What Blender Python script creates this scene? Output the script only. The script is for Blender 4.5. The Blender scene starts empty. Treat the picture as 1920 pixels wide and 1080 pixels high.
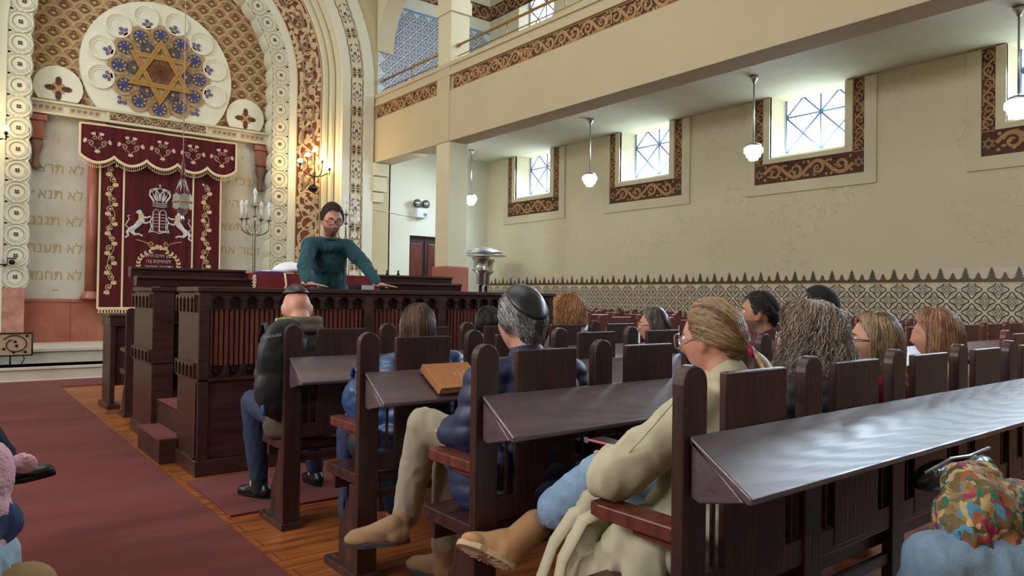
import bpy, bmesh, math, random
from math import sin, cos, pi, sqrt, atan2, radians
from mathutils import Vector, Matrix, noise
SC = bpy.context.scene
COL = SC.collection
random.seed(7)

# ---------------------------------------------------------------- camera
EYE = Vector((0, 0, 1.28))
YAW, PITCH, ROLL, FOC = .67085, .0122, .01361, 1346.2
_f = Vector((sin(YAW)*cos(PITCH), cos(YAW)*cos(PITCH), sin(PITCH)))
_r = Vector((cos(YAW), -sin(YAW), 0)); _u = _r.cross(_f)
_r2 = _r*cos(ROLL) + _u*sin(ROLL); _u2 = _u*cos(ROLL) - _r*sin(ROLL)
cd = bpy.data.cameras.new('camera'); cam = bpy.data.objects.new('camera', cd); COL.objects.link(cam)
cd.sensor_width = 36; cd.lens = FOC/1920*36; cd.clip_start = .05
cam.matrix_world = Matrix(((_r2.x, _u2.x, -_f.x, EYE.x), (_r2.y, _u2.y, -_f.y, EYE.y), (_r2.z, _u2.z, -_f.z, EYE.z), (0, 0, 0, 1)))
SC.camera = cam

# ---------------------------------------------------------------- world, daylight, added fills, exposure
w = bpy.data.worlds.new('sky'); SC.world = w; w.use_nodes = True
bg = w.node_tree.nodes['Background']; bg.inputs[0].default_value = (.86, .93, 1, 1); bg.inputs[1].default_value = 3.0
SC.view_settings.view_transform = 'Standard'; SC.view_settings.look = 'None'
SC.view_settings.exposure = 0.18; SC.view_settings.gamma = 1; SC.view_settings.use_curve_mapping = False
try:
    SC.cycles.use_denoising = True; SC.cycles.max_bounces = 7; SC.cycles.diffuse_bounces = 4; SC.cycles.transparent_max_bounces = 8
    SC.cycles.caustics_reflective = False; SC.cycles.caustics_refractive = False; SC.cycles.sample_clamp_indirect = 4
except Exception: pass

def area(name, loc, target, sx, sy, power, col, spread=180):
    l = bpy.data.lights.new(name, 'AREA'); l.spread = radians(spread); l.shape = 'RECTANGLE'; l.size = sx; l.size_y = sy; l.energy = power; l.color = col
    o = bpy.data.objects.new(name, l); COL.objects.link(o); o.location = loc
    d = Vector(target) - Vector(loc); o.rotation_euler = d.to_track_quat('-Z', 'Y').to_euler(); return o
WINY = (11.66, 8.57, 5.5, 2.42, -.66)
for k, wy in enumerate(WINY):
    area('daylight_side_window', (9.98, wy, 3.86), (6.9, wy, .9), 1.1, .8, 100, (.66, .82, 1), 128)
area('added_ceiling_fill', (1.5, 5.5, 9.35), (1.5, 5.5, 0), 5, 9, 205, (1, .97, .90))  # soft overhead fill added for the nave; no lantern in the ceiling
area('added_left_fill', (-3.55, 5.5, 6.6), (3, 7.5, 1.5), 8, 2.4, 45, (.95, .98, 1))  # fill added from the left, standing in for unseen upper windows
area('added_left_lower_fill', (-3.6, 5.0, 3.6), (9.8, 6.5, 2.4), 9, .9, 400, (.97, .98, 1))  # fill added to brighten the right wall, as from unseen mirror windows
area('added_altar_cool_fill', (-3.4, 10.5, 6.5), (3.5, 14.2, 4.0), 2.2, 3.2, 230, (.88, .95, 1))  # cool fill added to whiten the altar, for an unseen left window
area('daylight_gallery_windows', (9.6, 8.0, 6.9), (7.5, 12.8, 6.4), 6, 1.5, 150, (.85, .94, 1))
area('added_end_wall_fill', (7.5, 11.6, 3.75), (8.0, 13.3, 2.8), 1.0, .8, 8, (.9, .97, 1))  # lamp added in mid-air under the gallery, aimed at the end wall

# ---------------------------------------------------------------- object bookkeeping
def link(o, parent=None):
    COL.objects.link(o)
    if parent is not None: o.parent = parent
    return o
def tag(o, label=None, cat=None, group=None, kind=None):
    if label: o['label'] = label
    if cat: o['category'] = cat
    if group: o['group'] = group
    if kind: o['kind'] = kind
    return o
def thing(name, label, cat, loc=(0, 0, 0), rz=0, group=None):
    o = bpy.data.objects.new(name, None); o.location = loc; o.rotation_euler = (0, 0, rz); o.empty_display_size = .1
    COL.objects.link(o); return tag(o, label, cat, group)
def dup(root, loc, rz, label, group=None, name=None):
    def cp(o, par):
        c = o.copy(); COL.objects.link(c)
        if par is not None: c.parent = par
        for ch in list(o.children): cp(ch, c)
        return c
    r = cp(root, None); r.location = loc; r.rotation_euler = (0, 0, rz); r['label'] = label
    if group: r['group'] = group
    return r

# ---------------------------------------------------------------- materials
MATS = {}
def mat(name, col, rough=.6, metal=0, emit=None, estr=0, spec=.5, noise_amt=0, nscale=5, bump=0, bscale=40, col2=None, stretch=(1, 1, 1), coat=0, sheen=0, detail=4, alpha=1, trans=0):
    if name in MATS: return MATS[name]
    m = bpy.data.materials.new(name); m.use_nodes = True; nt = m.node_tree; b = nt.nodes['Principled BSDF']
    b.inputs['Base Color'].default_value = (*col, 1); b.inputs['Roughness'].default_value = rough; b.inputs['Metallic'].default_value = metal
    b.inputs['Specular IOR Level'].default_value = spec
    if coat: b.inputs['Coat Weight'].default_value = coat; b.inputs['Coat Roughness'].default_value = .34
    if sheen: b.inputs['Sheen Weight'].default_value = sheen; b.inputs['Sheen Roughness'].default_value = .5
    if emit: b.inputs['Emission Color'].default_value = (*emit, 1); b.inputs['Emission Strength'].default_value = estr
    if trans: b.inputs['Transmission Weight'].default_value = trans
    tc = mp = None
    if noise_amt or bump:
        tc = nt.nodes.new('ShaderNodeTexCoord'); mp = nt.nodes.new('ShaderNodeMapping'); mp.inputs['Scale'].default_value = stretch
        nt.links.new(tc.outputs['Object'], mp.inputs['Vector'])
    if noise_amt:
        n = nt.nodes.new('ShaderNodeTexNoise'); n.inputs['Scale'].default_value = nscale; n.inputs['Detail'].default_value = detail; n.inputs['Roughness'].default_value = .6
        nt.links.new(mp.outputs[0], n.inputs['Vector'])
        r = nt.nodes.new('ShaderNodeValToRGB')
        c2 = col2 if col2 else tuple(c*(1-noise_amt) for c in col)
        r.color_ramp.elements[0].position = .36; r.color_ramp.elements[1].position = .66
        r.color_ramp.elements[0].color = (*c2, 1); r.color_ramp.elements[1].color = (*col, 1)
        nt.links.new(n.outputs['Fac'], r.inputs[0]); nt.links.new(r.outputs[0], b.inputs['Base Color'])
    if bump:
        n2 = nt.nodes.new('ShaderNodeTexNoise'); n2.inputs['Scale'].default_value = bscale; n2.inputs['Detail'].default_value = 3
        nt.links.new(mp.outputs[0], n2.inputs['Vector'])
        bp = nt.nodes.new('ShaderNodeBump'); bp.inputs['Strength'].default_value = min(1, bump); bp.inputs['Distance'].default_value = .01
        nt.links.new(n2.outputs['Fac'], bp.inputs['Height']); nt.links.new(bp.outputs[0], b.inputs['Normal'])
    MATS[name] = m; return m
def rgb(r, g, b):
    f = lambda c: (c/255/12.92) if c/255 <= .04045 else ((c/255+.055)/1.055)**2.4
    return (f(r), f(g), f(b))
wood = mat('dark_walnut', rgb(70, 40, 37), .36, col2=rgb(46, 26, 25), noise_amt=.4, nscale=3.5, stretch=(1, 6, 6), bump=.12, bscale=9, spec=.5)
woodv = mat('dark_walnut_upright', rgb(70, 42, 39), .38, col2=rgb(47, 28, 26), noise_amt=.4, nscale=3.5, stretch=(7, 7, .8), bump=.12, bscale=9)
woodtop = mat('walnut_desk_top', rgb(94, 70, 80), .36, col2=rgb(72, 52, 60), noise_amt=.4, nscale=2.6, stretch=(1, 7, 7), bump=.10, bscale=5, spec=.7, coat=1)  # bluish cast of the window light mixed into the wood colour
def grain(m, sc=1.0):
    nt = m.node_tree; b = nt.nodes['Principled BSDF']; tc = nt.nodes.new('ShaderNodeTexCoord'); mp = nt.nodes.new('ShaderNodeMapping'); mp.inputs['Scale'].default_value = (.30*sc, 5.5*sc, 5.5*sc)
    wv = nt.nodes.new('ShaderNodeTexWave'); wv.wave_type = 'RINGS'; wv.rings_direction = 'Z'; wv.inputs['Scale'].default_value = 5; wv.inputs['Distortion'].default_value = 6; wv.inputs['Detail'].default_value = 3; wv.inputs['Detail Scale'].default_value = 1.2
    mp.inputs['Location'].default_value = (-1.4, .3, .2)
    nt.links.new(tc.outputs['Object'], mp.inputs[0]); nt.links.new(mp.outputs[0], wv.inputs[0])
    mr = nt.nodes.new('ShaderNodeMapRange'); mr.inputs[3].default_value = .34; mr.inputs[4].default_value = .47; nt.links.new(wv.outputs['Fac'], mr.inputs[0])
    nt.links.new(mr.outputs[0], b.inputs['Roughness']); nt.links.new(mr.outputs[0], b.inputs['Coat Roughness'])
    src = b.inputs['Base Color'].links[0].from_socket; mx = nt.nodes.new('ShaderNodeMix'); mx.data_type = 'RGBA'; mx.blend_type = 'MULTIPLY'
    m2 = nt.nodes.new('ShaderNodeMapRange'); m2.inputs[3].default_value = .0; m2.inputs[4].default_value = .45; nt.links.new(wv.outputs['Fac'], m2.inputs[0]); nt.links.new(m2.outputs[0], mx.inputs[0])
    mx.inputs[7].default_value = (.35, .3, .3, 1); nt.links.new(src, mx.inputs[6]); nt.links.new(mx.outputs[2], b.inputs['Base Color'])
    for nd in nt.nodes:
        if nd.type == 'BUMP': nt.links.new(wv.outputs['Fac'], nd.inputs['Height']); nd.inputs['Strength'].default_value = .13; nd.inputs['Distance'].default_value = .003
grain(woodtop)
woodred = mat('reddish_walnut', rgb(112, 58, 46), .32, col2=rgb(80, 38, 32), noise_amt=.4, nscale=4, stretch=(6, 6, .6), spec=.5)
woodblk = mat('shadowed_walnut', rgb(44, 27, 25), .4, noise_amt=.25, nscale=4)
cream = mat('cream_plaster', rgb(212, 205, 176), .8, noise_amt=.06, nscale=1.2, bump=.15, bscale=18)
creamw = mat('pale_stucco', rgb(225, 224, 205), .75, noise_amt=.05, nscale=2, bump=.08, bscale=30)
creamd = mat('groove_shade_stucco', rgb(150, 138, 108), .8)  # darker stucco copy, paints shade lines into the scallop grooves
rust = mat('rust_ground', rgb(126, 66, 42), .8, noise_amt=.3, nscale=9)
vine = mat('beige_relief', rgb(200, 176, 138), .75, noise_amt=.12, nscale=12)
vine2 = mat('tan_relief', rgb(182, 142, 98), .75, noise_amt=.15, nscale=12)
taupe = mat('taupe_letters', rgb(132, 104, 84), .75)
brownd = mat('dark_umber', rgb(84, 52, 40), .8)
damask = mat('damask_ground', rgb(168, 136, 98), .8, noise_amt=.1, nscale=6)
damaskd = mat('damask_shade', rgb(122, 86, 54), .85)
blue = mat('cobalt_enamel', rgb(38, 60, 150), .35)
white = mat('white_stucco', rgb(228, 230, 220), .6, bump=.05, bscale=20)
gold = mat('gilded_wood', rgb(176, 132, 66), .45, metal=.25, noise_amt=.2, nscale=20)
goldth = mat('gold_thread', rgb(206, 176, 132), .5)
silverth = mat('silver_thread', rgb(196, 198, 200), .45, metal=.1)
fringe = mat('cream_fringe', rgb(222, 204, 164), .7)
velvet = mat('burgundy_velvet', rgb(92, 16, 24), .75, col2=rgb(58, 8, 14), noise_amt=.4, nscale=2.5, stretch=(5, 5, .25), sheen=.08, spec=.25)
redcloth = mat('red_cloth', rgb(120, 22, 30), .8, noise_amt=.2, nscale=4)
marble = mat('red_marble', rgb(176, 112, 92), .35, col2=rgb(150, 84, 66), noise_amt=.3, nscale=1.6, detail=9)
marblep = mat('pink_marble', rgb(192, 142, 126), .4, col2=rgb(168, 112, 98), noise_amt=.3, nscale=8)
stone = mat('pale_stone', rgb(206, 202, 188), .6, col2=rgb(188, 180, 162), noise_amt=.2, nscale=1.3, detail=6)
tabstone = mat('tablet_stone', rgb(204, 204, 196), .65, col2=rgb(184, 176, 156), noise_amt=.2, nscale=.9, detail=5)
letterg = mat('gilt_incised_letters', rgb(176, 154, 110), .7)
carpet = mat('burgundy_carpet', rgb(108, 48, 46), .95, col2=rgb(90, 38, 38), noise_amt=.2, nscale=1.4, stretch=(.5, 2, 1), sheen=.05, bump=.25, bscale=220, spec=.2)
iron = mat('black_iron', rgb(28, 26, 26), .5, metal=.6)
brass = mat('brass', rgb(170, 130, 70), .35, metal=.8)
silver = mat('silver_metal', rgb(190, 192, 196), .28, metal=.9)
oldsilver = mat('tarnished_silver', rgb(132, 124, 106), .32, metal=.85)
chrome = mat('brushed_steel', rgb(180, 184, 184), .3, metal=.9)
glassm = None

# ---------------------------------------------------------------- mesh builder
class MB:
    def __init__(s): s.v = []; s.f = []; s.m = []; s.sm = []
    def add(s, vs, fs, mi=0, smooth=False):
        b = len(s.v); s.v += [tuple(p) for p in vs]
        for q in fs: s.f.append([b+i for i in q]); s.m.append(mi); s.sm.append(smooth)
    def box(s, x0, x1, y0, y1, z0, z1, mi=0):
        s.add([(x0, y0, z0), (x1, y0, z0), (x1, y1, z0), (x0, y1, z0), (x0, y0, z1), (x1, y0, z1), (x1, y1, z1), (x0, y1, z1)],
              [(0, 3, 2, 1), (4, 5, 6, 7), (0, 1, 5, 4), (1, 2, 6, 5), (2, 3, 7, 6), (3, 0, 4, 7)], mi); return s
    def prism(s, poly, fn, a, b, mi=0, smooth=False):
        """poly: 2-D outline (ccw), fn(u,v,w)->xyz, extruded from w=a to w=b"""
        n = len(poly); vs = [fn(p[0], p[1], a) for p in poly] + [fn(p[0], p[1], b) for p in poly]
        fs = [tuple(range(n))[::-1], tuple(range(n, 2*n))] + [(i, (i+1) % n, n+(i+1) % n, n+i) for i in range(n)]
        s.add(vs, fs, mi, smooth); return s
    def tube(s, pts, r, n=8, mi=0, cap=True, flat=None):
        pts = [Vector(p) for p in pts]; rs = r if isinstance(r, (list, tuple)) else [r]*len(pts)
        vs = []; N = len(pts); up = None
        for i, p in enumerate(pts):
            d = (pts[min(i+1, N-1)] - pts[max(i-1, 0)])
            if d.length < 1e-9: d = Vector((0, 0, 1))
            d.normalize()
            if up is None: up = Vector((0, 0, 1)) if abs(d.z) < .9 else Vector((1, 0, 0))
            a = d.cross(up)
            if a.length < 1e-6: a = d.orthogonal()
            a.normalize(); b = a.cross(d).normalized(); up = b
            for k in range(n):
                t = 2*pi*k/n; vs.append(p + a*cos(t)*rs[i] + b*sin(t)*rs[i]*(flat or 1))
        fs = [(i*n+k, i*n+(k+1) % n, (i+1)*n+(k+1) % n, (i+1)*n+k) for i in range(N-1) for k in range(n)]
        if cap: fs += [tuple(range(n))[::-1], tuple(range((N-1)*n, N*n))]
        s.add(vs, fs, mi, True); return s
    def lathe(s, prof, c=(0, 0, 0), n=24, mi=0, fl=None):
        """prof: (r,z) list bottom to top round the vertical through c; fl(t): radius factor"""
        vs = []
        for r, z in prof:
            for k in range(n):
                t = 2*pi*k/n; q = fl(t) if fl else 1; vs.append((c[0]+r*q*cos(t), c[1]+r*q*sin(t), c[2]+z))
        m = len(prof)
        fs = [(i*n+k, i*n+(k+1) % n, (i+1)*n+(k+1) % n, (i+1)*n+k) for i in range(m-1) for k in range(n)]
        fs += [tuple(range(n))[::-1], tuple(range((m-1)*n, m*n))]
        s.add(vs, fs, mi, True); return s
    def ball(s, c, r, n=10, mi=0, sc=(1, 1, 1)):
        prof = [(r*sin(pi*i/n)+1e-5, -r*cos(pi*i/n)) for i in range(n+1)]
        b = len(s.v); s.lathe(prof, (0, 0, 0), n+4, mi)
        for i in range(b, len(s.v)):
            q = s.v[i]; s.v[i] = (c[0]+q[0]*sc[0], c[1]+q[1]*sc[1], c[2]+q[2]*sc[2])
        return s
    # flat relief work on a surface: fn(u,v,h)->xyz, h is height above the surface
    def ribbon(s, pts, wd, fn, h=.004, mi=0, closed=False, ridge=.5):
        N = len(pts); vs = []; wds = wd if isinstance(wd, (list, tuple)) else [wd]*N
        for i in range(N):
            a = pts[(i-1) % N] if (closed or i) else pts[0]; b = pts[(i+1) % N] if (closed or i < N-1) else pts[-1]
            dx, dy = b[0]-a[0], b[1]-a[1]; l = sqrt(dx*dx+dy*dy) or 1; nx, ny = -dy/l*wds[i]/2, dx/l*wds[i]/2
            p = pts[i]; vs += [fn(p[0]+nx, p[1]+ny, h*ridge), fn(p[0], p[1], h), fn(p[0]-nx, p[1]-ny, h*ridge)]
        fs = []
        for i in range(N if closed else N-1):
            j = (i+1) % N; fs += [(3*i, 3*i+1, 3*j+1, 3*j), (3*i+1, 3*i+2, 3*j+2, 3*j+1)]
        s.add(vs, fs, mi); return s
    def annulus(s, cx, cy, r0, r1, fn, h0, h1, mi=0, n=24):
        A_ = [(cx+r*cos(2*pi*i/n), cy+r*sin(2*pi*i/n)) for r in (r0, r1) for i in range(n)]
        vs = [fn(p[0], p[1], h0) for p in A_] + [fn(p[0], p[1], h1) for p in A_]
        for i in range(n):
            j = (i+1) % n; s.add([vs[2*n+i], vs[2*n+j], vs[3*n+j], vs[3*n+i], vs[i], vs[j], vs[n+j], vs[n+i]], [(0, 1, 2, 3), (0, 4, 5, 1), (3, 2, 6, 7)], mi)
        return s
    def poly(s, pts, fn, h=.004, mi=0):
        s.add([fn(p[0], p[1], h) for p in pts], [tuple(range(len(pts)))], mi); return s
    def slab(s, pts, fn, h0, h1, mi=0, ms=None):
        n = len(pts)
        s.add([fn(p[0], p[1], h1) for p in pts], [tuple(range(n))], mi)
        s.add([fn(p[0], p[1], h0) for p in pts] + [fn(p[0], p[1], h1) for p in pts], [(i, (i+1) % n, n+(i+1) % n, n+i) for i in range(n)], mi if ms is None else ms); return s
    def grid(s, nu, nv, fn, mi=0, smooth=True, cu=False):
        vs = [fn(i/nu, j/nv) for j in range(nv+1) for i in range(nu+1)]
        s.add(vs, [(j*(nu+1)+i, j*(nu+1)+i+1, (j+1)*(nu+1)+i+1, (j+1)*(nu+1)+i) for j in range(nv) for i in range(nu)], mi, smooth); return s
    def build(s, name, mats, parent=None, bevel=0, fix=True, smooth=None):
        me = bpy.data.meshes.new(name); me.from_pydata(s.v, [], s.f)
        if not isinstance(mats, (list, tuple)): mats = [mats]
        for m in mats: me.materials.append(m)
        me.polygons.foreach_set('material_index', s.m)
        me.polygons.foreach_set('use_smooth', [bool(x) if smooth is None else smooth for x in s.sm])
        me.update()
        if fix and len(s.f) < 60000:
            bm = bmesh.new(); bm.from_mesh(me); bmesh.ops.recalc_face_normals(bm, faces=bm.faces); bm.to_mesh(me); bm.free()
        o = bpy.data.objects.new(name, me); link(o, parent)
        if bevel:
            b = o.modifiers.new('bevel', 'BEVEL'); b.width = bevel; b.segments = 2; b.limit_method = 'ANGLE'; b.angle_limit = radians(50)
        return o
def tagb(mb, name, mats, label, cat, group=None, **k): return tag(mb.build(name, mats, **k), label, cat, group)
def struct(mb, name, mats, **k): return tag(mb.build(name, mats, **k), kind='structure')
def circ(cx, cy, r, n=20, a0=0, a1=2*pi, ry=None, closed=True):
    m = n if closed else n+1
    return [(cx+r*cos(a0+(a1-a0)*i/n), cy+(ry or r)*sin(a0+(a1-a0)*i/n)) for i in range(m)]
def rot2(pts, a, cx=0, cy=0, s=1): return [(cx+s*(x*cos(a)-y*sin(a)), cy+s*(x*sin(a)+y*cos(a))) for x, y in pts]
def leaf(mb, x, y, a, l, wd, fn, h, mi):
    """a teardrop leaf from (x,y) along angle a"""
    P = [(0, 0), (.25, .5), (.55, .55), (.8, .28), (1, 0), (.8, -.28), (.55, -.55), (.25, -.5)]
    mb.poly([(x+l*p*cos(a)-wd*q*sin(a), y+l*p*sin(a)+wd*q*cos(a)) for p, q in P], fn, h, mi)
def spiral(cx, cy, r0, r1, a0, turns, n=22): return [(cx+(r0+(r1-r0)*i/n)*cos(a0+turns*2*pi*i/n), cy+(r0+(r1-r0)*i/n)*sin(a0+turns*2*pi*i/n)) for i in range(n+1)]
def scroll(mb, fn, L, W, P, mi=1, h=.008, wd=.16, leaves=True, seed=1, two=False):
    """running vine scroll filling a band of length L and width W"""
    rd = random.Random(seed); n = max(1, round(L/P)); P = L/n
    for k in range(n):
        cx = (k+.5)*P; d = 1 if k % 2 else -1; R = min(W*.46, P*.5)
        a0 = pi if d > 0 else pi
        mb.ribbon(spiral(cx, W/2, R*.92, R*.16, a0+d*.3, d*1.35, 24), [W*wd*(1-.55*i/24) for i in range(25)], fn, h, mi)
        st = [((k+i/8)*P, W/2 - d*R*.86*sin(pi*i/8)*.98) for i in range(9)]
        mb.ribbon(st, W*wd*.9, fn, h*.9, mi)
        if leaves:
            for j in range(6):
                a = rd.uniform(0, 2*pi); rr = R*rd.uniform(.35, .8)
                leaf(mb, cx+rr*cos(a), W/2+rr*sin(a), a+d*rd.uniform(.6, 1.5), W*.22, W*.13, fn, h*.8, mi)
            for sx in (-1, 1):
                for sy in (-1, 1):
                    leaf(mb, cx+sx*P*.36, W/2+sy*W*.30, atan2(sy*.8, sx)+.4*d, W*.2, W*.14, fn, h*.7, mi)
            leaf(mb, cx, W/2, rd.uniform(0, 6), W*.13, W*.13, fn, h*1.1, mi)
_tc = {}
def text_polys(txt):
    """2-D outline mesh of a word set with the built-in font; returns verts, faces, width"""
    if txt in _tc: return _tc[txt]
    cu = bpy.data.curves.new('t', 'FONT'); cu.body = txt; cu.size = 1; cu.resolution_u = 3
    o = bpy.data.objects.new('t', cu); COL.objects.link(o)
    dg = bpy.context.evaluated_depsgraph_get(); dg.update(); me = o.evaluated_get(dg).to_mesh()
    vs = [(v.co.x, v.co.y) for v in me.vertices]; fs = [tuple(p.vertices) for p in me.polygons]
    o.evaluated_get(dg).to_mesh_clear(); bpy.data.objects.remove(o); bpy.data.curves.remove(cu)
    tri = []
    for f in fs:
        for j in range(1, len(f)-1): tri.append((f[0], f[j], f[j+1]))
    fs = tri if all(len(f) == 3 for f in fs) else fs
    xs = [v[0] for v in vs] or [0]; ys = [v[1] for v in vs] or [0]
    _tc[txt] = (vs, fs, (min(xs), max(xs), min(ys), max(ys))); return _tc[txt]
def lettering(mb, txt, fn, x, y, size, h=.003, mi=0, align='c', wide=None):
    """write txt with its centre (or left 'l' / right 'r') at x, baseline y, on the surface fn"""
    vs, fs, (x0, x1, y0, y1) = text_polys(txt)
    sx = size if wide is None else wide/max(1e-6, (x1-x0))
    off = {'c': -(x0+x1)/2, 'l': -x0, 'r': -x1}[align]
    for i, f in enumerate(fs): mb.add([fn(x+(vs[j][0]+off)*sx, y+vs[j][1]*size, h+i*1.5e-5) for j in f], [tuple(range(len(f)))], mi)
def heb(s): return s[::-1] if REV else s
REV = True
# ================================================================ the room shell
CX, GX, WX, EY, FZ = 3.04, 6.9, 9.8, 13.3, .41
def XW(x0):  # on a wall facing -X at x=x0: u runs along -y (left to right in view), v is z
    return lambda u, v, h: (x0-h, -u, v)
def YW(y0):  # on a wall facing -Y: u is x, v is z
    return lambda u, v, h: (u, y0-h, v)
mb = MB(); mb.box(-4.2, 10.3, -3.2, 12.24, -.12, 0)
fl_m = mat('pine_floorboards', rgb(176, 104, 52), .32, noise_amt=.35, nscale=2.4, stretch=(1, 7, 1), col2=rgb(128, 66, 30), bump=.06, bscale=20, spec=.5)
nt = fl_m.node_tree; b_ = nt.nodes['Principled BSDF']; tc = nt.nodes.new('ShaderNodeTexCoord'); br = nt.nodes.new('ShaderNodeTexBrick')
br.inputs['Scale'].default_value = 1; br.inputs['Brick Width'].default_value = 2.6; br.inputs['Row Height'].default_value = .13; br.inputs['Mortar Size'].default_value = .0025
br.inputs['Color1'].default_value = (.95, .95, .95, 1); br.inputs['Color2'].default_value = (.72, .72, .72, 1); br.inputs['Mortar'].default_value = (.22, .22, .22, 1)
mx = nt.nodes.new('ShaderNodeMix'); mx.data_type = 'RGBA'; mx.blend_type = 'MULTIPLY'; mx.inputs[0].default_value = 1
src = b_.inputs['Base Color'].links[0].from_socket
nt.links.new(tc.outputs['Object'], br.inputs['Vector']); nt.links.new(src, mx.inputs[6]); nt.links.new(br.outputs['Color'], mx.inputs[7]); nt.links.new(mx.outputs[2], b_.inputs['Base Color'])
struct(mb, 'floor', fl_m)
# flaking plaster for the side wall
wallm = mat('flaking_cream_plaster', rgb(216, 210, 182), .8, noise_amt=.06, nscale=.9)
nt = wallm.node_tree; b_ = nt.nodes['Principled BSDF']; tc = nt.nodes.new('ShaderNodeTexCoord')
n1 = nt.nodes.new('ShaderNodeTexNoise'); n1.inputs['Scale'].default_value = 1.1; n1.inputs['Detail'].default_value = 1
n2 = nt.nodes.new('ShaderNodeTexVoronoi'); n2.inputs['Scale'].default_value = 9
n3 = nt.nodes.new('ShaderNodeTexNoise'); n3.inputs['Scale'].default_value = 5; n3.inputs['Detail'].default_value = 4; n3.inputs['Roughness'].default_value = .6
r1 = nt.nodes.new('ShaderNodeValToRGB'); r1.color_ramp.elements[0].position = .54; r1.color_ramp.elements[1].position = .60
r3 = nt.nodes.new('ShaderNodeValToRGB'); r3.color_ramp.elements[0].position = .52; r3.color_ramp.elements[1].position = .55
mu = nt.nodes.new('ShaderNodeMath'); mu.operation = 'MULTIPLY'
bp = nt.nodes.new('ShaderNodeBump'); bp.inputs['Strength'].default_value = .65; bp.inputs['Distance'].default_value = .012
nt.links.new(tc.outputs['Object'], n1.inputs[0]); nt.links.new(tc.outputs['Object'], n3.inputs[0])
nt.links.new(n1.outputs[0], r1.inputs[0]); nt.links.new(n3.outputs[0], r3.inputs[0]); nt.links.new(r1.outputs[0], mu.inputs[0]); nt.links.new(r3.outputs[0], mu.inputs[1])
nt.links.new(mu.outputs[0], bp.inputs['Height']); nt.links.new(bp.outputs[0], b_.inputs['Normal'])

# ---- right side wall with four lower and four gallery window openings
OW, OZ0, OZ1 = .575, 3.41, 4.36
mb = MB()
ys = sorted([c+s*OW for c in WINY for s in (-1, 1)])
edges = [-3.2] + ys + [EY]
for i in range(0, len(edges), 2): mb.box(WX, WX+.45, edges[i], edges[i+1], 0, 9.6)
for c in WINY:
    mb.box(WX, WX+.45, c-OW, c+OW, 0, OZ0); mb.box(WX, WX+.45, c-OW, c+OW, OZ1, 5.4)
    mb.box(WX, WX+.45, c-OW, c+OW, 8.0, 9.6)
struct(mb, 'wall_right', wallm)
# dado of patterned tiles
tcream = mat('dado_tile_cream', rgb(214, 206, 184), .35, noise_amt=.06, nscale=8); tdark = mat('dado_tile_umber', rgb(66, 50, 44), .35); tgreen = mat('dado_tile_green', rgb(96, 122, 112), .35)
tpink = mat('dado_tile_rose', rgb(190, 148, 128), .35); tolive = mat('dado_tile_olive', rgb(76, 66, 44), .35); tyel = mat('dado_tile_yellow', rgb(206, 186, 122), .35); tred = mat('dado_tile_russet', rgb(112, 54, 38), .35)
TM = [tcream, tdark, tgreen, tpink, tolive, tyel, tred]
QF = [(.5+0*i, 0) for i in range(0)]
def quatre(R, n=40):
    P = []
    for i in range(n):
        a = 2*pi*i/n; r = R*(.80+.20*cos(4*a)+.05*cos(8*a)); P.append((r*cos(a), r*sin(a)))
    return P
def star8(R, r2): return [((R if i % 2 == 0 else r2)*cos(pi*i/8), (R if i % 2 == 0 else r2)*sin(pi*i/8)) for i in range(16)]
def motif(mb, fn, x, y, S, full=True):
    """one quatrefoil with an eight-pointed star, S = the repeat"""
    mb.ribbon(rot2(quatre(S*.375), 0, x, y), S*.055, fn, .0022, 1, closed=True, ridge=1)
    mb.ribbon(rot2(quatre(S*.27), 0, x, y), S*.012, fn, .0022, 3, closed=True, ridge=1)
    mb.ribbon(rot2(star8(S*.225, S*.14), 0, x, y), S*.034, fn, .0026, 1, closed=True, ridge=1)
    for k in range(8):
        a = pi/8+k*pi/4; leaf(mb, x+S*.05*cos(a), y+S*.05*sin(a), a, S*.10, S*.042, fn, .0026, 1 if k % 2 else 2)
    mb.ribbon(circ(x, y, S*.03, 8), S*.012, fn, .0028, 2, closed=True, ridge=1)
    for k in range(4):
        a = pi/4+k*pi/2
        mb.ribbon([(x+S*(.30+.02*j)*cos(a)+S*.06*sin(a)*(j-2)/2, y+S*(.30+.02*j)*sin(a)-S*.06*cos(a)*(j-2)/2) for j in range(5)], S*.014, fn, .0022, 3, ridge=1)
        for sg in (-1, 1): mb.ribbon([(x+S*(.40+.035*j)*cos(a)+sg*S*(.02+.03*abs(j-1.5))*sin(a), y+S*(.40+.035*j)*sin(a)-sg*S*(.02+.03*abs(j-1.5))*cos(a)) for j in range(4)], S*.020, fn, .0022, 1, ridge=1)
def tilefield(mb, fn, u0, u1, v0, v1, S, uo=0):
    mb.poly([(u0, v0), (u1, v0), (u1, v1), (u0, v1)], fn, .001, 0)
    j = 0; v = v1-S*.28
    while v > v0+S*.2:
        u = u0+S*.5 + (S*.5 if j % 2 else 0) + uo
        while u < u1-S*.34:
            motif(mb, fn, u, v, S); u += S
        v -= S*.5; j += 1
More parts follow.
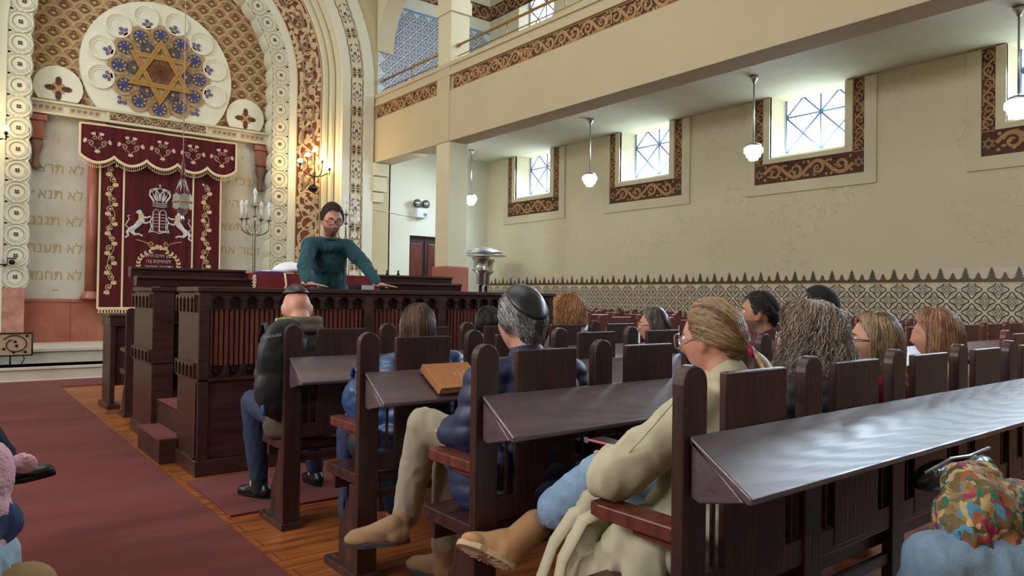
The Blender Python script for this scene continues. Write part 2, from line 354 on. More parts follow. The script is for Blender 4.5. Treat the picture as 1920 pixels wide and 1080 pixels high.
def dado(mb, fn, u0, u1, zb, zt, S=.28):
    tilefield(mb, fn, u0, u1, zb, zt, S)
    mb.poly([(u0, zt), (u1, zt), (u1, zt+.012), (u0, zt+.012)], fn, .004, 5)
    mb.poly([(u0, zt+.012), (u1, zt+.012), (u1, zt+.05), (u0, zt+.05)], fn, .004, 4)
    mb.poly([(u0, zt+.05), (u1, zt+.05), (u1, zt+.19), (u0, zt+.19)], fn, .001, 0)
    u = u0+.07; k = 0
    while u < u1-.07:
        big = k % 2 == 0; H = .145 if big else .085; Wb = .062 if big else .045; st = 5 if big else 3
        P = [(u-Wb, zt+.05)]
        for i in range(st):
            z0 = zt+.05+H*i/st; z1 = zt+.05+H*(i+1)/st; wv = Wb*(1-i/(st+.3))
            P += [(u-wv, z0+H/st*.25), (u-wv*.45, z1)] if i < st-1 else [(u-wv, z0+H/st*.2), (u, z1)]
        P2 = [(2*u-p[0], p[1]) for p in P[::-1][1:]]
        mb.poly((P+P2)[::-1], fn, .003, 4 if big else 6); u += .14; k += 1
md = MB(); dado(md, XW(WX), -13.3, 1.5, .0, 1.52)
tag(md.build('tile_dado', TM, fix=False), 'patterned azulejo tile dado with dark stepped trees running along the window wall', 'tiles')
struct(MB().box(WX-.03, WX+.0, -3.2, 1.0, 0, .0+.14) and MB().box(WX-.035, WX, -3.2, EY, 0, .12), 'baseboard_right', marble)

# ---- one window: cream frame, scroll frieze, inner moulding, lattice and panes
wframe = mat('window_iron_lattice', rgb(104, 124, 168), .4, metal=.3)
paneM = bpy.data.materials.new('clear_pane'); paneM.use_nodes = True; nt = paneM.node_tree
for n in list(nt.nodes): nt.nodes.remove(n)
o_ = nt.nodes.new('ShaderNodeOutputMaterial'); tr = nt.nodes.new('ShaderNodeBsdfTransparent'); gl = nt.nodes.new('ShaderNodeBsdfGlossy'); ms_ = nt.nodes.new('ShaderNodeMixShader')
gl.inputs['Roughness'].default_value = .05; ms_.inputs[0].default_value = .06; tr.inputs[0].default_value = (.97, .99, 1, 1)
nt.links.new(tr.outputs[0], ms_.inputs[1]); nt.links.new(gl.outputs[0], ms_.inputs[2]); nt.links.new(ms_.outputs[0], o_.inputs[0])
def lattice(x, y0, y1, z0, z1, n, parent):
    m = MB(); yc = (y0+y1)/2; zc = z0+(y1-y0)/2
    bars = [((y0, z0), (y1, z0)), ((y0, z1), (y1, z1)), ((y0, z0), (y0, z1)), ((y1, z0), (y1, z1)), ((yc, z0), (yc, z1))]
    hw = (y1-y0)/2; z = z0; k = 0
    while z < z1-.05:
        ze = min(z+hw, z1); f = (ze-z)/hw
        if z > z0: bars.append(((y0, z), (y1, z)))
        for a in (y0, yc):
            bars += [((a, z), (a+hw*f, ze)), ((a+hw, z), (a+hw-hw*f, ze))]
        z += hw
    for (a, b), (c, d) in bars: m.tube([(x, a, b), (x, c, d)], .014, 6)
    m.build('lattice', wframe, parent)
    g = MB(); g.box(x+.012, x+.016, y0, y1, z0, z1); g.build('pane', paneM, parent)
def david(mb, fn, x, y, R, wd, h, mi):
    for s in (1, -1):
        mb.ribbon([(x+R*cos(pi/2*s+2*pi*k/3), y+R*sin(pi/2*s+2*pi*k/3)) for k in range(3)], wd, fn, h, mi, closed=True, ridge=1)
side_zt = 4.34
for k, c in enumerate(WINY):
    t = thing('window_%d' % (k+1), None, None, (0, 0, 0)); tag(t, kind='structure')
    fn = XW(WX); u0, u1 = -c-1.0, -c+1.0; zb = 2.88
    m = MB()
    for (a, b, z0, z1) in ((u0, u0+.16, zb, side_zt), (u1-.16, u1, zb, side_zt), (u0+.16, u1-.16, zb, zb+.16)):
        m.slab([(a, z0), (b, z0), (b, z1), (a, z1)], fn, 0, .035)
    m.build('outer_frame', cream, t, bevel=.004)
    m = MB(); bw = .155
    for (a, b, z0, z1) in ((u0+.16, u0+.16+bw, zb+.16, side_zt), (u1-.16-bw, u1-.16, zb+.16, side_zt), (u0+.16+bw, u1-.16-bw, zb+.16, zb+.46)):
        m.poly([(a, z0), (b, z0), (b, z1), (a, z1)], fn, .010, 0)
    L = 2.0-.32-2*bw; f2 = lambda u, v, h: fn(u0+.16+bw+u, zb+.16+.015+v, .010+h)
    scroll(m, f2, L, .27, .36, 1, .02, .20, seed=k)
    for (ub) in (u0+.16, u1-.16-bw):
        f3 = lambda u, v, h, ub=ub: fn(ub+bw-v, zb+.48+u, .010+h)
        scroll(m, f3, side_zt-zb-.50, bw, .17, 1, .014, .17, seed=k+5)
        m.ribbon([(ub, zb+.46), (ub+bw, zb+.46)], .012, fn, .02, 1, ridge=1)
        david(m, fn, ub+bw/2, zb+.31, .066, .013, .022, 2)
    m.build('scroll_frieze', [rust if k > 9 else brownd, vine2, vine], t, fix=False)
    m = MB()
    iu0, iu1, iz = u0+.16+bw, u1-.16-bw, zb+.46
    for d, h in ((0, .05), (.035, .042), (.075, .03), (.1, .018)):
        a, b, z0 = iu0+d, iu1-d, iz+d
        e = max(.02, (u0+1.0-OW)-a) if d == .1 else .05
        wd_ = ((-c-OW)-a)
        m.slab([(a, z0), (a+wd_, z0), (a+wd_, side_zt), (a, side_zt)], fn, 0, h)
        m.slab([(b-wd_, z0), (b, z0), (b, side_zt), (b-wd_, side_zt)], fn, 0, h)
        m.slab([(a+wd_, z0), (b-wd_, z0), (b-wd_, OZ0), (a+wd_, OZ0)], fn, 0, h)
    m.build('inner_moulding', cream, t)
    m = MB(); m.box(WX+.0, WX+.40, c-OW+.001, c+OW-.001, OZ0-.01, OZ0+.03); m.box(WX+.32, WX+.44, c-OW+.001, c+OW-.001, OZ0+.03, OZ0+.12); m.build('sill', creamw, t)
    lattice(WX+.38, c-OW+.02, c+OW-.02, OZ0+.13, 4.7, 2, t)
# ---- gallery: floor slab, soffit, front beam
m = MB(); m.box(GX+.4, WX, -3.2, EY, 4.35, 4.6); struct(m, 'ceiling_under_gallery', mat('soffit_plaster', rgb(206, 204, 186), .8, noise_amt=.1, nscale=2.2, bump=.3, bscale=14))
m = MB(); m.box(GX, GX+.4, -3.2, EY, 3.99, 4.88); m.box(GX+.03, GX+.4, -3.2, EY, 4.88, 5.14)
m.box(GX-.02, GX+.4, -3.2, EY, 5.14, 5.19); m.box(GX, GX+.4, -3.2, EY, 5.19, 5.30); m.box(GX-.025, GX+.42, -3.2, EY, 5.30, 5.37)
for a, b in ((10.52, 10.93),): m.box(GX-.012, GX+.02, a, b, 3.99, 5.37)
struct(m, 'wall_gallery_front', mat('gallery_plaster', rgb(194, 180, 150), .8, noise_amt=.05, nscale=1.1, bump=.12, bscale=20), bevel=.006)
gtxt = ['ושמחת', 'לפני', 'כבוד', 'אלהים', 'ברוך', 'שלום', 'ישראל', 'תורה', 'אור']
for (y0, y1, lab, sd) in ((-.5, 10.46, 'long brown frieze of gold scrolls and letters on the gallery front, right of the column', 3), (10.98, 13.25, 'short brown frieze of gold scrolls on the gallery front, between column and altar arch', 4)):
    m = MB(); L = y1-y0; f0 = lambda u, v, h: (GX+.03-h, y1-u, 4.885+v)
    m.poly([(0, 0), (L, 0), (L, .25), (0, .25)], f0, .003, 0)
    scroll(m, f0, L, .25, .27, 1, .016, .19, seed=sd)
    n = int(L/.55)
    for i in range(n):
        lettering(m, heb(gtxt[(i*2+sd) % 9])[:2] if i % 2 else heb(gtxt[(i*3) % 9])[:1], f0, (i+.5)*L/n, .045, .22, .02, 1)
    for v in (.008, .242): m.ribbon([(0, v), (L, v)], .014, f0, .016, 1, ridge=1)
    tag(m.build('gallery_frieze', [brownd, vine2], fix=False), lab, 'frieze')
# square column with marble foot
t = thing('square_column', 'cream square column on a red marble foot rising past the gallery beam', 'column', (GX, 10.52, 0))
m = MB(); m.box(.005, .4, .0, .42, 1.8, 3.99); m.build('shaft', cream, t, bevel=.008)
m = MB(); m.box(-.03, .435, -.03, .45, 0, 1.8); m.build('marble_foot', marble, t, bevel=.008)
# upper column and arcade above the parapet (solid wall pierced by round arches)
m = MB()
def archwall(y0, y1, zs, zt, x0, x1, step=24):
    yc, r = (y0+y1)/2, (y1-y0)/2; zf = min(r, (zt-zs)*.92)
    for i in range(step):
        a0, a1 = pi*i/step, pi*(i+1)/step
        P = [(yc+r*cos(a0), zs+zf*sin(a0)), (yc+r*cos(a1), zs+zf*sin(a1)), (yc+r*cos(a1), zt), (yc+r*cos(a0), zt)]
        m.prism(P, lambda u, v, w_: (w_, u, v), x0, x1)
m.box(GX+.01, GX+.4, 10.52, 10.93, 5.37, 9.6)
archwall(10.93, 13.3-.02, 6.3, 9.6, GX+.01, GX+.4)
archwall(6.3, 10.52, 6.3, 9.6, GX+.01, GX+.4); m.box(GX+.01, GX+.4, 5.9, 6.3, 5.37, 9.6); m.box(GX+.01, GX+.4, -3.2, 5.9, 8.4, 9.6)
m.box(GX-.02, GX+.42, 10.48, 10.97, 6.28, 6.5)
struct(m, 'wall_arcade', cream)
# brass rails
def rail(y0, y1, lab):
    t = thing('brass_handrail', lab, 'railing', (GX+.15, y0, 5.37), 0, None)
    m = MB(); m.tube([(0, 0, .33), (0, y1-y0, .33)], .022, 10); m.ball((0, .01, .33), .036); m.ball((0, y1-y0-.01, .33), .036); m.build('top_rail', brass, t)
    m = MB(); m.tube([(0, 0, .14), (0, y1-y0, .14)], .010, 8); m.build('lower_rail', brass, t)
    n = max(1, round((y1-y0)/1.4))
    for i in range(1, n+1 if n > 1 else 2):
        if n > 1 and i == n: break
        m = MB(); yy = (y1-y0)*(i/n if n > 1 else .45); m.tube([(0, yy, 0), (0, yy, .33)], .009, 8); m.build('baluster', brass, t)
rail(10.95, 13.24, 'short brass handrail on the gallery between column and altar arch')
rail(6.32, 10.5, 'long brass handrail on the gallery right of the column')
# upstairs tiles on the end wall and the side wall
m = MB(); tilefield(m, YW(EY), 6.95, 9.8, 4.6, 7.3, .30); m.poly([(6.95, 7.3), (9.8, 7.3), (9.8, 7.35), (6.95, 7.35)], YW(EY), .01, 2)
ublue = [mat('blue_tile_white', rgb(206, 216, 226), .3), mat('blue_tile_ink', rgb(70, 84, 120), .3), mat('blue_tile_sky', rgb(120, 160, 200), .3), mat('blue_tile_rose', rgb(176, 158, 176), .3)]
tag(m.build('gallery_end_tiles', ublue, fix=False), 'blue and white patterned tiles on the gallery end wall seen through the arch', 'tiles')
m = MB(); tilefield(m, XW(WX), -13.3, -12.15, 4.6, 7.05, .30); tilefield(m, XW(WX), -11.0, -9.15, 4.6, 7.05, .30)
tag(m.build('gallery_side_tiles', [tcream, tdark, tgreen, tpink], fix=False), 'dark patterned tiles beside the upper gallery window', 'tiles')
m = MB()
for f0, L in (((lambda u, v, h: (7.0+u, EY-h, 7.62+v)), 2.8), ((lambda u, v, h: (WX-h, 13.3-u, 7.62+v)), 7.0)):
    m.poly([(0, 0), (L, 0), (L, .34), (0, .34)], f0, .003, 0); scroll(m, f0, L, .34, .34, 1, .02, .14, seed=9)
tag(m.build('gallery_cornice_frieze', [brownd, vine2], fix=False), 'brown scroll frieze turning the corner high on the gallery walls', 'frieze')
for k, c in enumerate(WINY):
    t = thing('window_%d' % (k+6), None, None, (0, 0, 0)); tag(t, kind='structure')
    lattice(WX+.30, c-OW+.02, c+OW-.02, 5.42, 7.98, 4, t)
    m = MB(); m.box(WX-.01, WX+.35, c-OW+.001, c+OW-.001, 5.38, 5.44); m.build('sill', creamw, t)
m = MB(); m.box(GX+.4, WX, -3.2, EY, 4.6, 4.62); struct(m, 'floor_gallery', woodred)
# ---- end wall right of the altar arch with a door
m = MB(); m.box(GX+.35, 7.76, EY, EY+.3, 0, 9.6); m.box(8.66, WX+.45, EY, EY+.3, 0, 9.6); m.box(7.76, 8.66, EY, EY+.3, 2.56, 9.6)
m.box(7.76, 8.66, EY+.16, EY+.3, 0, 2.56)
struct(m, 'wall_end_right', mat('pale_green_white_plaster', rgb(222, 224, 206), .8, noise_amt=.04, nscale=1, bump=.1, bscale=20))
t = thing('door_1', None, None, (0, 0, 0)); tag(t, kind='structure')
m = MB(); m.box(7.77, 8.20, EY+.10, EY+.15, .01, 2.55); m.box(8.21, 8.65, EY+.10, EY+.15, .01, 2.55); m.box(8.185, 8.225, EY+.08, EY+.10, .01, 2.55); m.build('door_leaf', woodv, t, bevel=.003)
m = MB()
for a in (7.83, 8.28):
    for z0, z1 in ((.2, 1.0), (1.1, 2.4)): m.box(a, a+.29, EY+.085, EY+.10, z0, z1)
m.build('door_panel', woodred, t, bevel=.01)
m = MB(); m.ball((8.24, EY+.06, 1.05), .03); m.tube([(8.24, EY+.1, 1.05), (8.24, EY+.06, 1.05)], .01); m.build('door_handle', brass, t)
# corbel under the beam at the altar side, cable and emergency lamp
m = MB()
for i, (wd_, z0, z1) in enumerate(((.34, 3.72, 3.98), (.30, 3.40, 3.70), (.24, 3.18, 3.38))): m.box(6.86, 6.86+wd_, EY-.10+.02*i, EY, z0, z1)
tagb(m, 'stepped_corbel', cream, 'stepped cream corbel under the gallery beam beside the altar arch', 'corbel', bevel=.01)
m = MB(); m.tube([(6.93, EY-.01, 3.03), (7.86, EY-.01, 2.95)], .008, 6)
tagb(m, 'wall_cable', mat('white_cable', (.7, .7, .68), .6), 'white cable run along the end wall to the emergency lamp', 'cable')
t = thing('emergency_lamp', 'white twin-head emergency lamp box on the end wall above the brown door', 'lamp', (7.98, EY, 2.94))
m = MB(); m.box(-.12, .14, -.13, 0, 0, .2); m.build('housing', mat('white_plastic', rgb(215, 222, 232), .4), t, bevel=.012)
m = MB(); m.box(.04, .12, -.135, -.13, .03, .1); m.build('control_panel', mat('grey_plastic', (.15, .16, .18), .4), t)
for x in (-.1, .11):
    m = MB(); m.lathe([(.03, 0), (.085, .02), (.088, .07), (.07, .075), (.001, .06)], (0, 0, 0), 20, 0)
    m.v = [(p[0]+x, -.05-p[2], .30+p[1]) for p in m.v]; l = m.build('lamp_head', [mat('black_plastic', (.03, .03, .035), .4)], t)
    m = MB(); m.lathe([(.001, .076), (.066, .074), (.05, .062), (.001, .06)], (0, 0, 0), 20, 0); m.v = [(p[0]+x, -.052-p[2], .30+p[1]) for p in m.v]; m.build('lens', chrome, l)
# ---- unseen sides that close the room
m = MB(); m.box(-4.2, -3.8, -3.2, EY, 0, 9.6); struct(m, 'wall_left', cream)
m = MB(); m.box(-4.2, WX+.45, -3.5, -3.2, 0, 9.6); struct(m, 'wall_back', cream)
m = MB(); m.box(-4.2, WX+.45, -3.5, 16.2, 9.6, 9.8); struct(m, 'ceiling', creamw)
# ================================================================ altar wall and niche
ZC = 5.5
def arc_s(r, z0=FZ):  # total length factor helpers: s in [0,1] left foot -> crown -> right foot, by reference radius
    return (ZC-z0)
def archpt(s, r, z0, Rref):
    """s = distance along the reference arch of radius Rref, starting at the right foot going up"""
    v = ZC-z0; arc = pi*Rref
    if s < v: return (CX+r, z0+s)
    if s < v+arc:
        a = (s-v)/Rref; return (CX+r*cos(a), ZC+r*sin(a))
    return (CX-r, ZC-(s-v-arc))
def archlen(z0, Rref): return 2*(ZC-z0)+pi*Rref
def archband(mb, r0, y0, r1, y1, z0, mi=0, n=64, thick=0):
    Rr = (r0+r1)/2; L = archlen(z0, Rr); S = [0, ZC-z0] + [ZC-z0+pi*Rr*i/n for i in range(1, n)] + [L-(ZC-z0), L]
    vs = []
    for s in S:
        a = archpt(s, r0, z0, Rr); b = archpt(s, r1, z0, Rr)
        vs += [(a[0], y0, a[1]), (b[0], y1, b[1])]
    mb.add(vs, [(2*i, 2*i+1, 2*i+3, 2*i+2) for i in range(len(S)-1)], mi)
def archfn(r0, y0, r1, y1, z0):
    """(s,t,h)->xyz on a band; t from 0 at r0 to W at r1; h towards the room"""
    Rr = (r0+r1)/2; W = sqrt((r1-r0)**2+(y1-y0)**2); cr, cy = (r1-r0)/W, (y1-y0)/W
    def fn(s, t, h):
        r = r0+cr*t + cy*h; y = y0+cy*t - cr*h
        p = archpt(s, r, z0, Rr); return (p[0], y, p[1])
    return fn, W, archlen(z0, Rr)
# wall around the arch: above and spandrels
m = MB(); n = 40; R = 3.82
for i in range(n):
    a0, a1 = pi*i/n, pi*(i+1)/n
    P = [(CX+R*cos(a0), ZC+R*sin(a0)), (CX+R*cos(a1), ZC+R*sin(a1)), (CX+R*cos(a1)*1.0, 9.6), (CX+R*cos(a0), 9.6)]
    m.prism(P, lambda u, v, w_: (u, w_, v), EY+.001, EY+.3)
m.box(-4.2, CX-R, EY, EY+.3, 0, 9.6); m.box(CX+R, GX+.38, EY, EY+.3, 0, 9.6)
struct(m, 'wall_altar', mat('spandrel_plaster', rgb(196, 184, 146), .8, noise_amt=.05))
# outer flat bands
m = MB(); archband(m, 3.60, EY-.03, 3.82, EY-.03, 0); archband(m, 3.82, EY-.03, 3.82, EY+.3, 0); archband(m, 3.60, EY-.03, 3.60, EY+.02, 0)
archband(m, 3.13, EY-.03, 3.30, EY-.03, 0); archband(m, 3.30, EY-.03, 3.30, EY+.02, 0); archband(m, 3.30, EY-.0, 3.60, EY-.0, 0)
archband(m, 3.13, EY-.03, 3.13, EY+.05, 0)
tagb(m, 'outer_arch_moulding', creamw, 'pale flat moulding of the outermost altar arch on both sides of the blue-and-cream band', 'arch', fix=False)
m = MB(); fn, W, L = archfn(3.60, EY-.003, 3.30, EY-.003, 0); fn2 = lambda s, t, h: (fn(s, t, 0)[0], EY-.004-h, fn(s, t, 0)[2])
m2 = MB(); archband(m2, 3.31, EY-.004, 3.59, EY-.004, 0, 0); m = m2; P = .78; s = .3
while s < L-.3:
    c = W/2
    for sg in (1, -1):
        leaf(m, s, c, pi/2 if sg > 0 else -pi/2, .12, .02, fn2, .012, 1)
        for a in (.45, .9, 1.35): leaf(m, s+.03, c+.02*sg, a*sg, .10, .016, fn2, .012, 1); leaf(m, s-.03, c+.02*sg, pi-a*sg, .10, .016, fn2, .012, 1)
        leaf(m, s+.20, c+sg*.03, sg*.75, .09, .022, fn2, .012, 2); leaf(m, s-.20, c+sg*.03, pi-sg*.75, .09, .022, fn2, .012, 1); leaf(m, s+.30, c+sg*.06, sg*.3, .07, .02, fn2, .012, 1); leaf(m, s-.30, c+sg*.06, pi-sg*.3, .07, .02, fn2, .012, 1)
        m.ribbon([(s+.26, c+sg*.02), (s+.31, c+sg*.05), (s+.36, c+sg*.02), (s+.39, c+sg*.03)], .012, fn2, .012, 1)
        m.ribbon([(s-P/2+P*i/16, c+sg*(.135-.022*abs(sin(pi*i/4)))) for i in range(17)], .012, fn2, .012, 1)
        m.ribbon([(s-P/2+P*i/16, c+sg*(.085-.045*cos(2*pi*i/16))) for i in range(17)], .016, fn2, .010, 3)
    m.poly([(s+P/2-.03, c), (s+P/2, c+.03), (s+P/2+.03, c), (s+P/2, c-.03)], fn2, .012, 2)
    s += P
tag(m.build('blue_tile_arch_band', [mat('arch_tile_cream', rgb(214, 202, 170), .6), brownd, blue, white], fix=False), 'narrow arch band of cream tile flowers with blue and black leaves, nearest the gallery', 'arch')
m = MB(); prof = [(2.80, 13.50), (2.84, 13.46), (2.90, 13.46), (2.93, 13.50), (2.97, 13.42), (3.03, 13.42), (3.05, 13.46), (3.09, 13.36), (3.13, 13.34)]
for a, b in zip(prof, prof[1:]): archband(m, a[0], a[1], b[0], b[1], FZ)
tag(m.build('grooved_arch_moulding', cream, fix=False), 'grooved cream arch moulding lit yellow by the wall candelabrum', 'arch')
m = MB(); fn, W, L = archfn(2.46, 13.93, 2.80, 13.50, FZ); archband(m, 2.46, 13.93, 2.80, 13.50, FZ, 0)
scroll(m, fn, L, W, .50, 1, .02, .10, seed=11); scroll(m, lambda s, t, h: fn(s+.22, t, h*.9), L-.3, W, .5, 1, .02, .055, seed=12)
for v in (.012, W-.012): m.ribbon([(L*i/120, v) for i in range(121)], .02, fn, .02, 1, ridge=1)
for k, ch in enumerate('אטחםלטעשמ'):
    s0 = 3.32-FZ+.15+k*.46
    lettering(m, ch, lambda x, y, h: fn(s0+y, W-x, h), W/2, -.12, .52, .036, 2)
tag(m.build('rust_scroll_arch_band', [rust, vine, taupe], fix=False), 'wide splayed arch band of beige vines on rust ground with tall taupe letters', 'arch')
m = MB(); archband(m, 2.30, 13.92, 2.46, 13.92, FZ); archband(m, 2.46, 13.92, 2.47, 13.96, FZ); archband(m, 2.2, 13.95, 2.30, 13.95, FZ); archband(m, 2.30, 13.95, 2.30, 13.92, FZ)
tag(m.build('plain_arch_moulding', creamw, fix=False), 'plain cream arch moulding between scalloped strip and rust scroll band', 'arch')
# scalloped strip: lobed discs with four-petal holes and a stack of scalloped mouldings into the niche
m = MB(); Rr = 2.13; L = archlen(1.32, Rr); N = 44; P = L/N
def sfn(s, t, h): p = archpt(s, 2.0+t, 1.32, Rr); return (p[0], 13.95-h, p[1])
archband(m, 1.985, 13.955, 2.30, 13.955, 1.32, 0)
for k in range(N):
    s = (k+.5)*P; c = .13
    q = circ(s, c, P*.62, 20); m.ribbon(circ(s, c, P*.5, 20), .016, sfn, .022, 0, closed=True); m.ribbon(circ(s, c, P*.53, 20), .006, sfn, .012, 1, closed=True, ridge=1)
    m.ribbon(circ(s, c, P*.36, 14), .014, sfn, .018, 0, closed=True); m.ribbon(circ(s, c, P*.31, 14), .008, sfn, .008, 1, closed=True, ridge=1)
    for a in range(4): m.poly(circ(s+.022*cos(pi/4+a*pi/2), c+.022*sin(pi/4+a*pi/2), .016, 8), sfn, .012, 2)
    m.poly([(s-.007, c), (s, c-.007), (s+.007, c), (s, c+.007)], sfn, .014, 0)
    for d in (0, P): m.poly([(s-P/2+d-.02, .285), (s-P/2+d, .235), (s-P/2+d+.02, .285)], sfn, .012, 2)
# niche-side reveal: scallops
nj = 6
for k in range(N):
    vs = []; na = 8
    for j in range(nj+1):
        y = 13.95+.40*j/nj; bulge = [0, .03, .012, .034, .014, .036, .0][j]
        for i in range(na+1):
            u = i/na; s = (k+u)*P; r = 1.99 - (.035*sin(pi*u)**.6+bulge*.8*sin(pi*u)**.5) + .02*j/nj
            p = archpt(s, r, 1.32, Rr); vs.append((p[0], y, p[1]))
    m.add(vs, [(j*(na+1)+i, j*(na+1)+i+1, (j+1)*(na+1)+i+1, (j+1)*(na+1)+i) for j in range(nj) for i in range(na)], 0, True)
tag(m.build('scalloped_arch_strip', [creamw, creamd, brownd], fix=False), 'pale scalloped arch strip of lobed discs with four-petal holes around the niche', 'arch')
for sx in (-1, 1):
    a, b = sorted((CX+sx*2.0, CX+sx*2.47)); m = MB(); m.box(a, b, 13.93, 14.34, FZ, 1.32)
    tagb(m, 'marble_pier_foot', marblep, 'pink marble pier foot below the %s' % ('scalloped strip at the far left behind the iron gate' if sx < 0 else 'right scalloped strip, hidden behind the reading platform'), 'pier', bevel=.008)
m = MB(); m.tube([(.60, 13.9, 1.68), (.80, 13.88, 1.68), (.80, 13.86, 1.78), (.92, 13.86, 1.78)], .012, 6); m.ball((.86, 13.86, 1.72), .045, 8)
tagb(m, 'wall_bracket', iron, 'small black bracket on the left scalloped strip at the picture edge', 'bracket')
# niche back: red dado, tablets, cornice, damask field
NY = 14.35
m = MB(); m.box(-4.2, WX+.45, 16.0, 16.2, 0, 9.6); struct(m, 'wall_far', cream)
m = MB(); m.box(CX-2.5, CX+2.5, NY, NY+.2, FZ, 8.4); struct(m, 'wall_niche', damask)
m = MB(); m.box(CX-2.05, CX+2.05, NY-.06, NY, FZ, 1.13); m.box(CX-2.05, CX+2.05, NY-.08, NY, 1.09, 1.14)
for x in (1.72, 2.32, 3.9): m.box(x, x+.006, NY-.062, NY, FZ, 1.09, 1)
struct(m, 'trim_1', [marble, brownd])
fnN = YW(NY-.03)
for sx, lab, txt in ((-1, 'left stone law tablet with gilt incised lines beside the curtain', ['ו', 'לא תרצח', 'לא תנאף', 'לא תגנב', 'לא תענה', 'לא תחמד', 'ת']), (1, 'right stone law tablet partly hidden by the candelabrum', ['א', 'אנכי ה', 'לא יהיה', 'לא תשא', 'זכור את', 'כבד את', 'ה'])):
    t = MB(); x0, x1 = sorted((CX+sx*2.02, CX+sx*1.1)); t.box(x0, x1, NY-.03, NY, 1.14, 4.22)
    xc = CX+sx*1.53
    zz = [3.78, 3.27, 2.83, 2.38, 1.92, 1.46, 1.30]
    for i, tx in enumerate(txt):
        z = zz[i] if sx < 0 else zz[i]+.12
        if i in (0, 6): lettering(t, tx, fnN, xc, z if i == 0 else 1.24, .13, .003, 1) if i == 0 else t.box(xc-.06, xc+.04, NY-.033, NY-.03, 1.28, 1.295, 1)
        else: lettering(t, heb(tx), fnN, xc-.02, z, .24, .003, 1, wide=(.78 if len(tx) > 6 else .72))
    tag(t.build('law_tablet', [tabstone, letterg], fix=False), lab, 'tablet')
# cornice on two corbels
t = thing('niche_cornice', 'cream cornice with small blue tile insets under the big star roundel', 'cornice', (CX, NY, 4.22))
m = MB()
for z0, z1, d in ((0, .03, .20), (.03, .05, .16), (.05, .20, .12), (.20, .235, .17), (.235, .25, .14)): m.box(-2.03, 2.03, -d, 0, z0, z1)
m.box(-.84, .84, -.15, 0, .03, .235); m.build('moulding', cream, t, bevel=.003)
m = MB(); f = lambda u, v, h: (u, -.153-h, .06+v)
m.poly([(-.80, 0), (.80, 0), (.80, .13), (-.80, .13)], f, .001, 0); f2 = lambda u, v, h: f(u-.8, v, h); scroll(m, f2, 1.6, .13, .13, 1, .01, .13, seed=2)
for a in (-1.95, -1.4, .92, 1.45):
    f3 = lambda u, v, h, a=a: (a+u, -.123-h, .07+v)
    m.poly([(0, 0), (.46, 0), (.46, .10), (0, .10)], f3, .001, 1)
    for i in range(5): m.ribbon(spiral(.05+.09*i, .05, .03, .006, 0, 1.2, 10), .012, f3, .004, 2 if (i+int(a*3)) % 2 else 0)
m.build('inset', [brownd, vine, blue], t, fix=False)
for k, (x, lab) in enumerate(((-1.86, 'left'), (-1.0, 'second'), (1.86, 'right'))):
    tt = thing('niche_corbel', {'left': 'pink marble scroll corbel under the cornice at the far left of the niche', 'second': 'red marble corbel half hidden behind the left end of the valance', 'right': 'pink marble scroll corbel under the cornice right of the curtain'}[lab], 'corbel', (CX+x, NY-.03, 3.55))
    m = MB(); m.box(-.14, .14, -.16, 0, .55, .65); m.box(-.10, .10, -.13, 0, .25, .55); m.box(-.06, .06, -.10, 0, .2, .25); m.build('bracket', marble, tt, bevel=.01)
    m = MB(); m.lathe([(.02, -.25), (.09, -.22), (.05, -.17), (.045, -.02), (.09, .12), (.10, .2)], (0, -.06, 0), 14); m.build('stub_shaft', taupe, tt)
# marble columns behind the curtain edge
for x, lab in ((2.02, 'slender red marble column on the niche wall left of the curtain'), (4.06, 'slender red marble column behind the right edge of the curtain')):
    t = thing('marble_column', lab, 'column', (x, NY-.09, 1.14))
    m = MB(); m.lathe([(.105, .12), (.095, 1.2), (.09, 2.5)], (0, 0, 0), 20); m.build('shaft', marble, t)
    m = MB(); m.lathe([(.17, 0), (.17, .04), (.145, .06), (.15, .09), (.11, .13), (.105, .14)], (0, 0, 0), 20); m.build('base', marble, t)
    m = MB(); m.lathe([(.09, 2.5), (.13, 2.58), (.12, 2.62), (.17, 2.9), (.17, 3.0)], (0, 0, 0), 20); m.build('capital', marble, t)
# damask relief: staggered ogee scales with a fleur
m = MB(); fnD = YW(NY); S = .30; j = 0; z = 4.5
while z < 7.9:
    x = CX-2.1+(S/2 if j % 2 else 0)
    while x < CX+2.1:
        if (x-CX)**2+(z-5.27)**2 > 1.1**2 and (z < ZC or (x-CX)**2+(z-ZC)**2 < 2.15**2):
            q = []
            for i in range(17):
                a = -.15+ (pi+.3)*i/16; q.append((x+S*.5*cos(a)*(1-.0*i), z+S*.36*max(0, sin(a))**.8+S*.04))
            m.ribbon(q, .03, fnD, .02, 0); m.ribbon([(p[0]*.86+x*.14, p[1]*.86+z*.14) for p in q], .014, fnD, .014, 0)
            m.ribbon([(x-S*.5, z+.012), (x-S*.3, z-S*.16), (x, z-S*.34), (x+S*.3, z-S*.16), (x+S*.5, z+.012)], .024, fnD, .016, 0)
            m.ribbon(circ(x, z+S*.20, S*.09, 10), .016, fnD, .02, 1, closed=True)
            m.ribbon([(x-S*.22, z+S*.06), (x-S*.1, z+S*.12), (x, z+S*.02), (x+S*.1, z+S*.12), (x+S*.22, z+S*.06)], .018, fnD, .02, 1)
            m.ribbon([(x-S*.24, z+S*.02), (x-S*.12, z-S*.12), (x, z-S*.17), (x+S*.12, z-S*.12), (x+S*.24, z+S*.02)], .016, fnD, .02, 1)
            m.poly(circ(x, z-S*.02, S*.08, 8), fnD, .02, 0)
        x += S
    z += S*.5*1.1; j += 1
tag(m.build('damask_relief', [mat('damask_relief_light', rgb(196, 164, 124), .75), damaskd], fix=False), 'tan carved scale-and-fleur relief covering the niche wall above the cornice', 'relief')
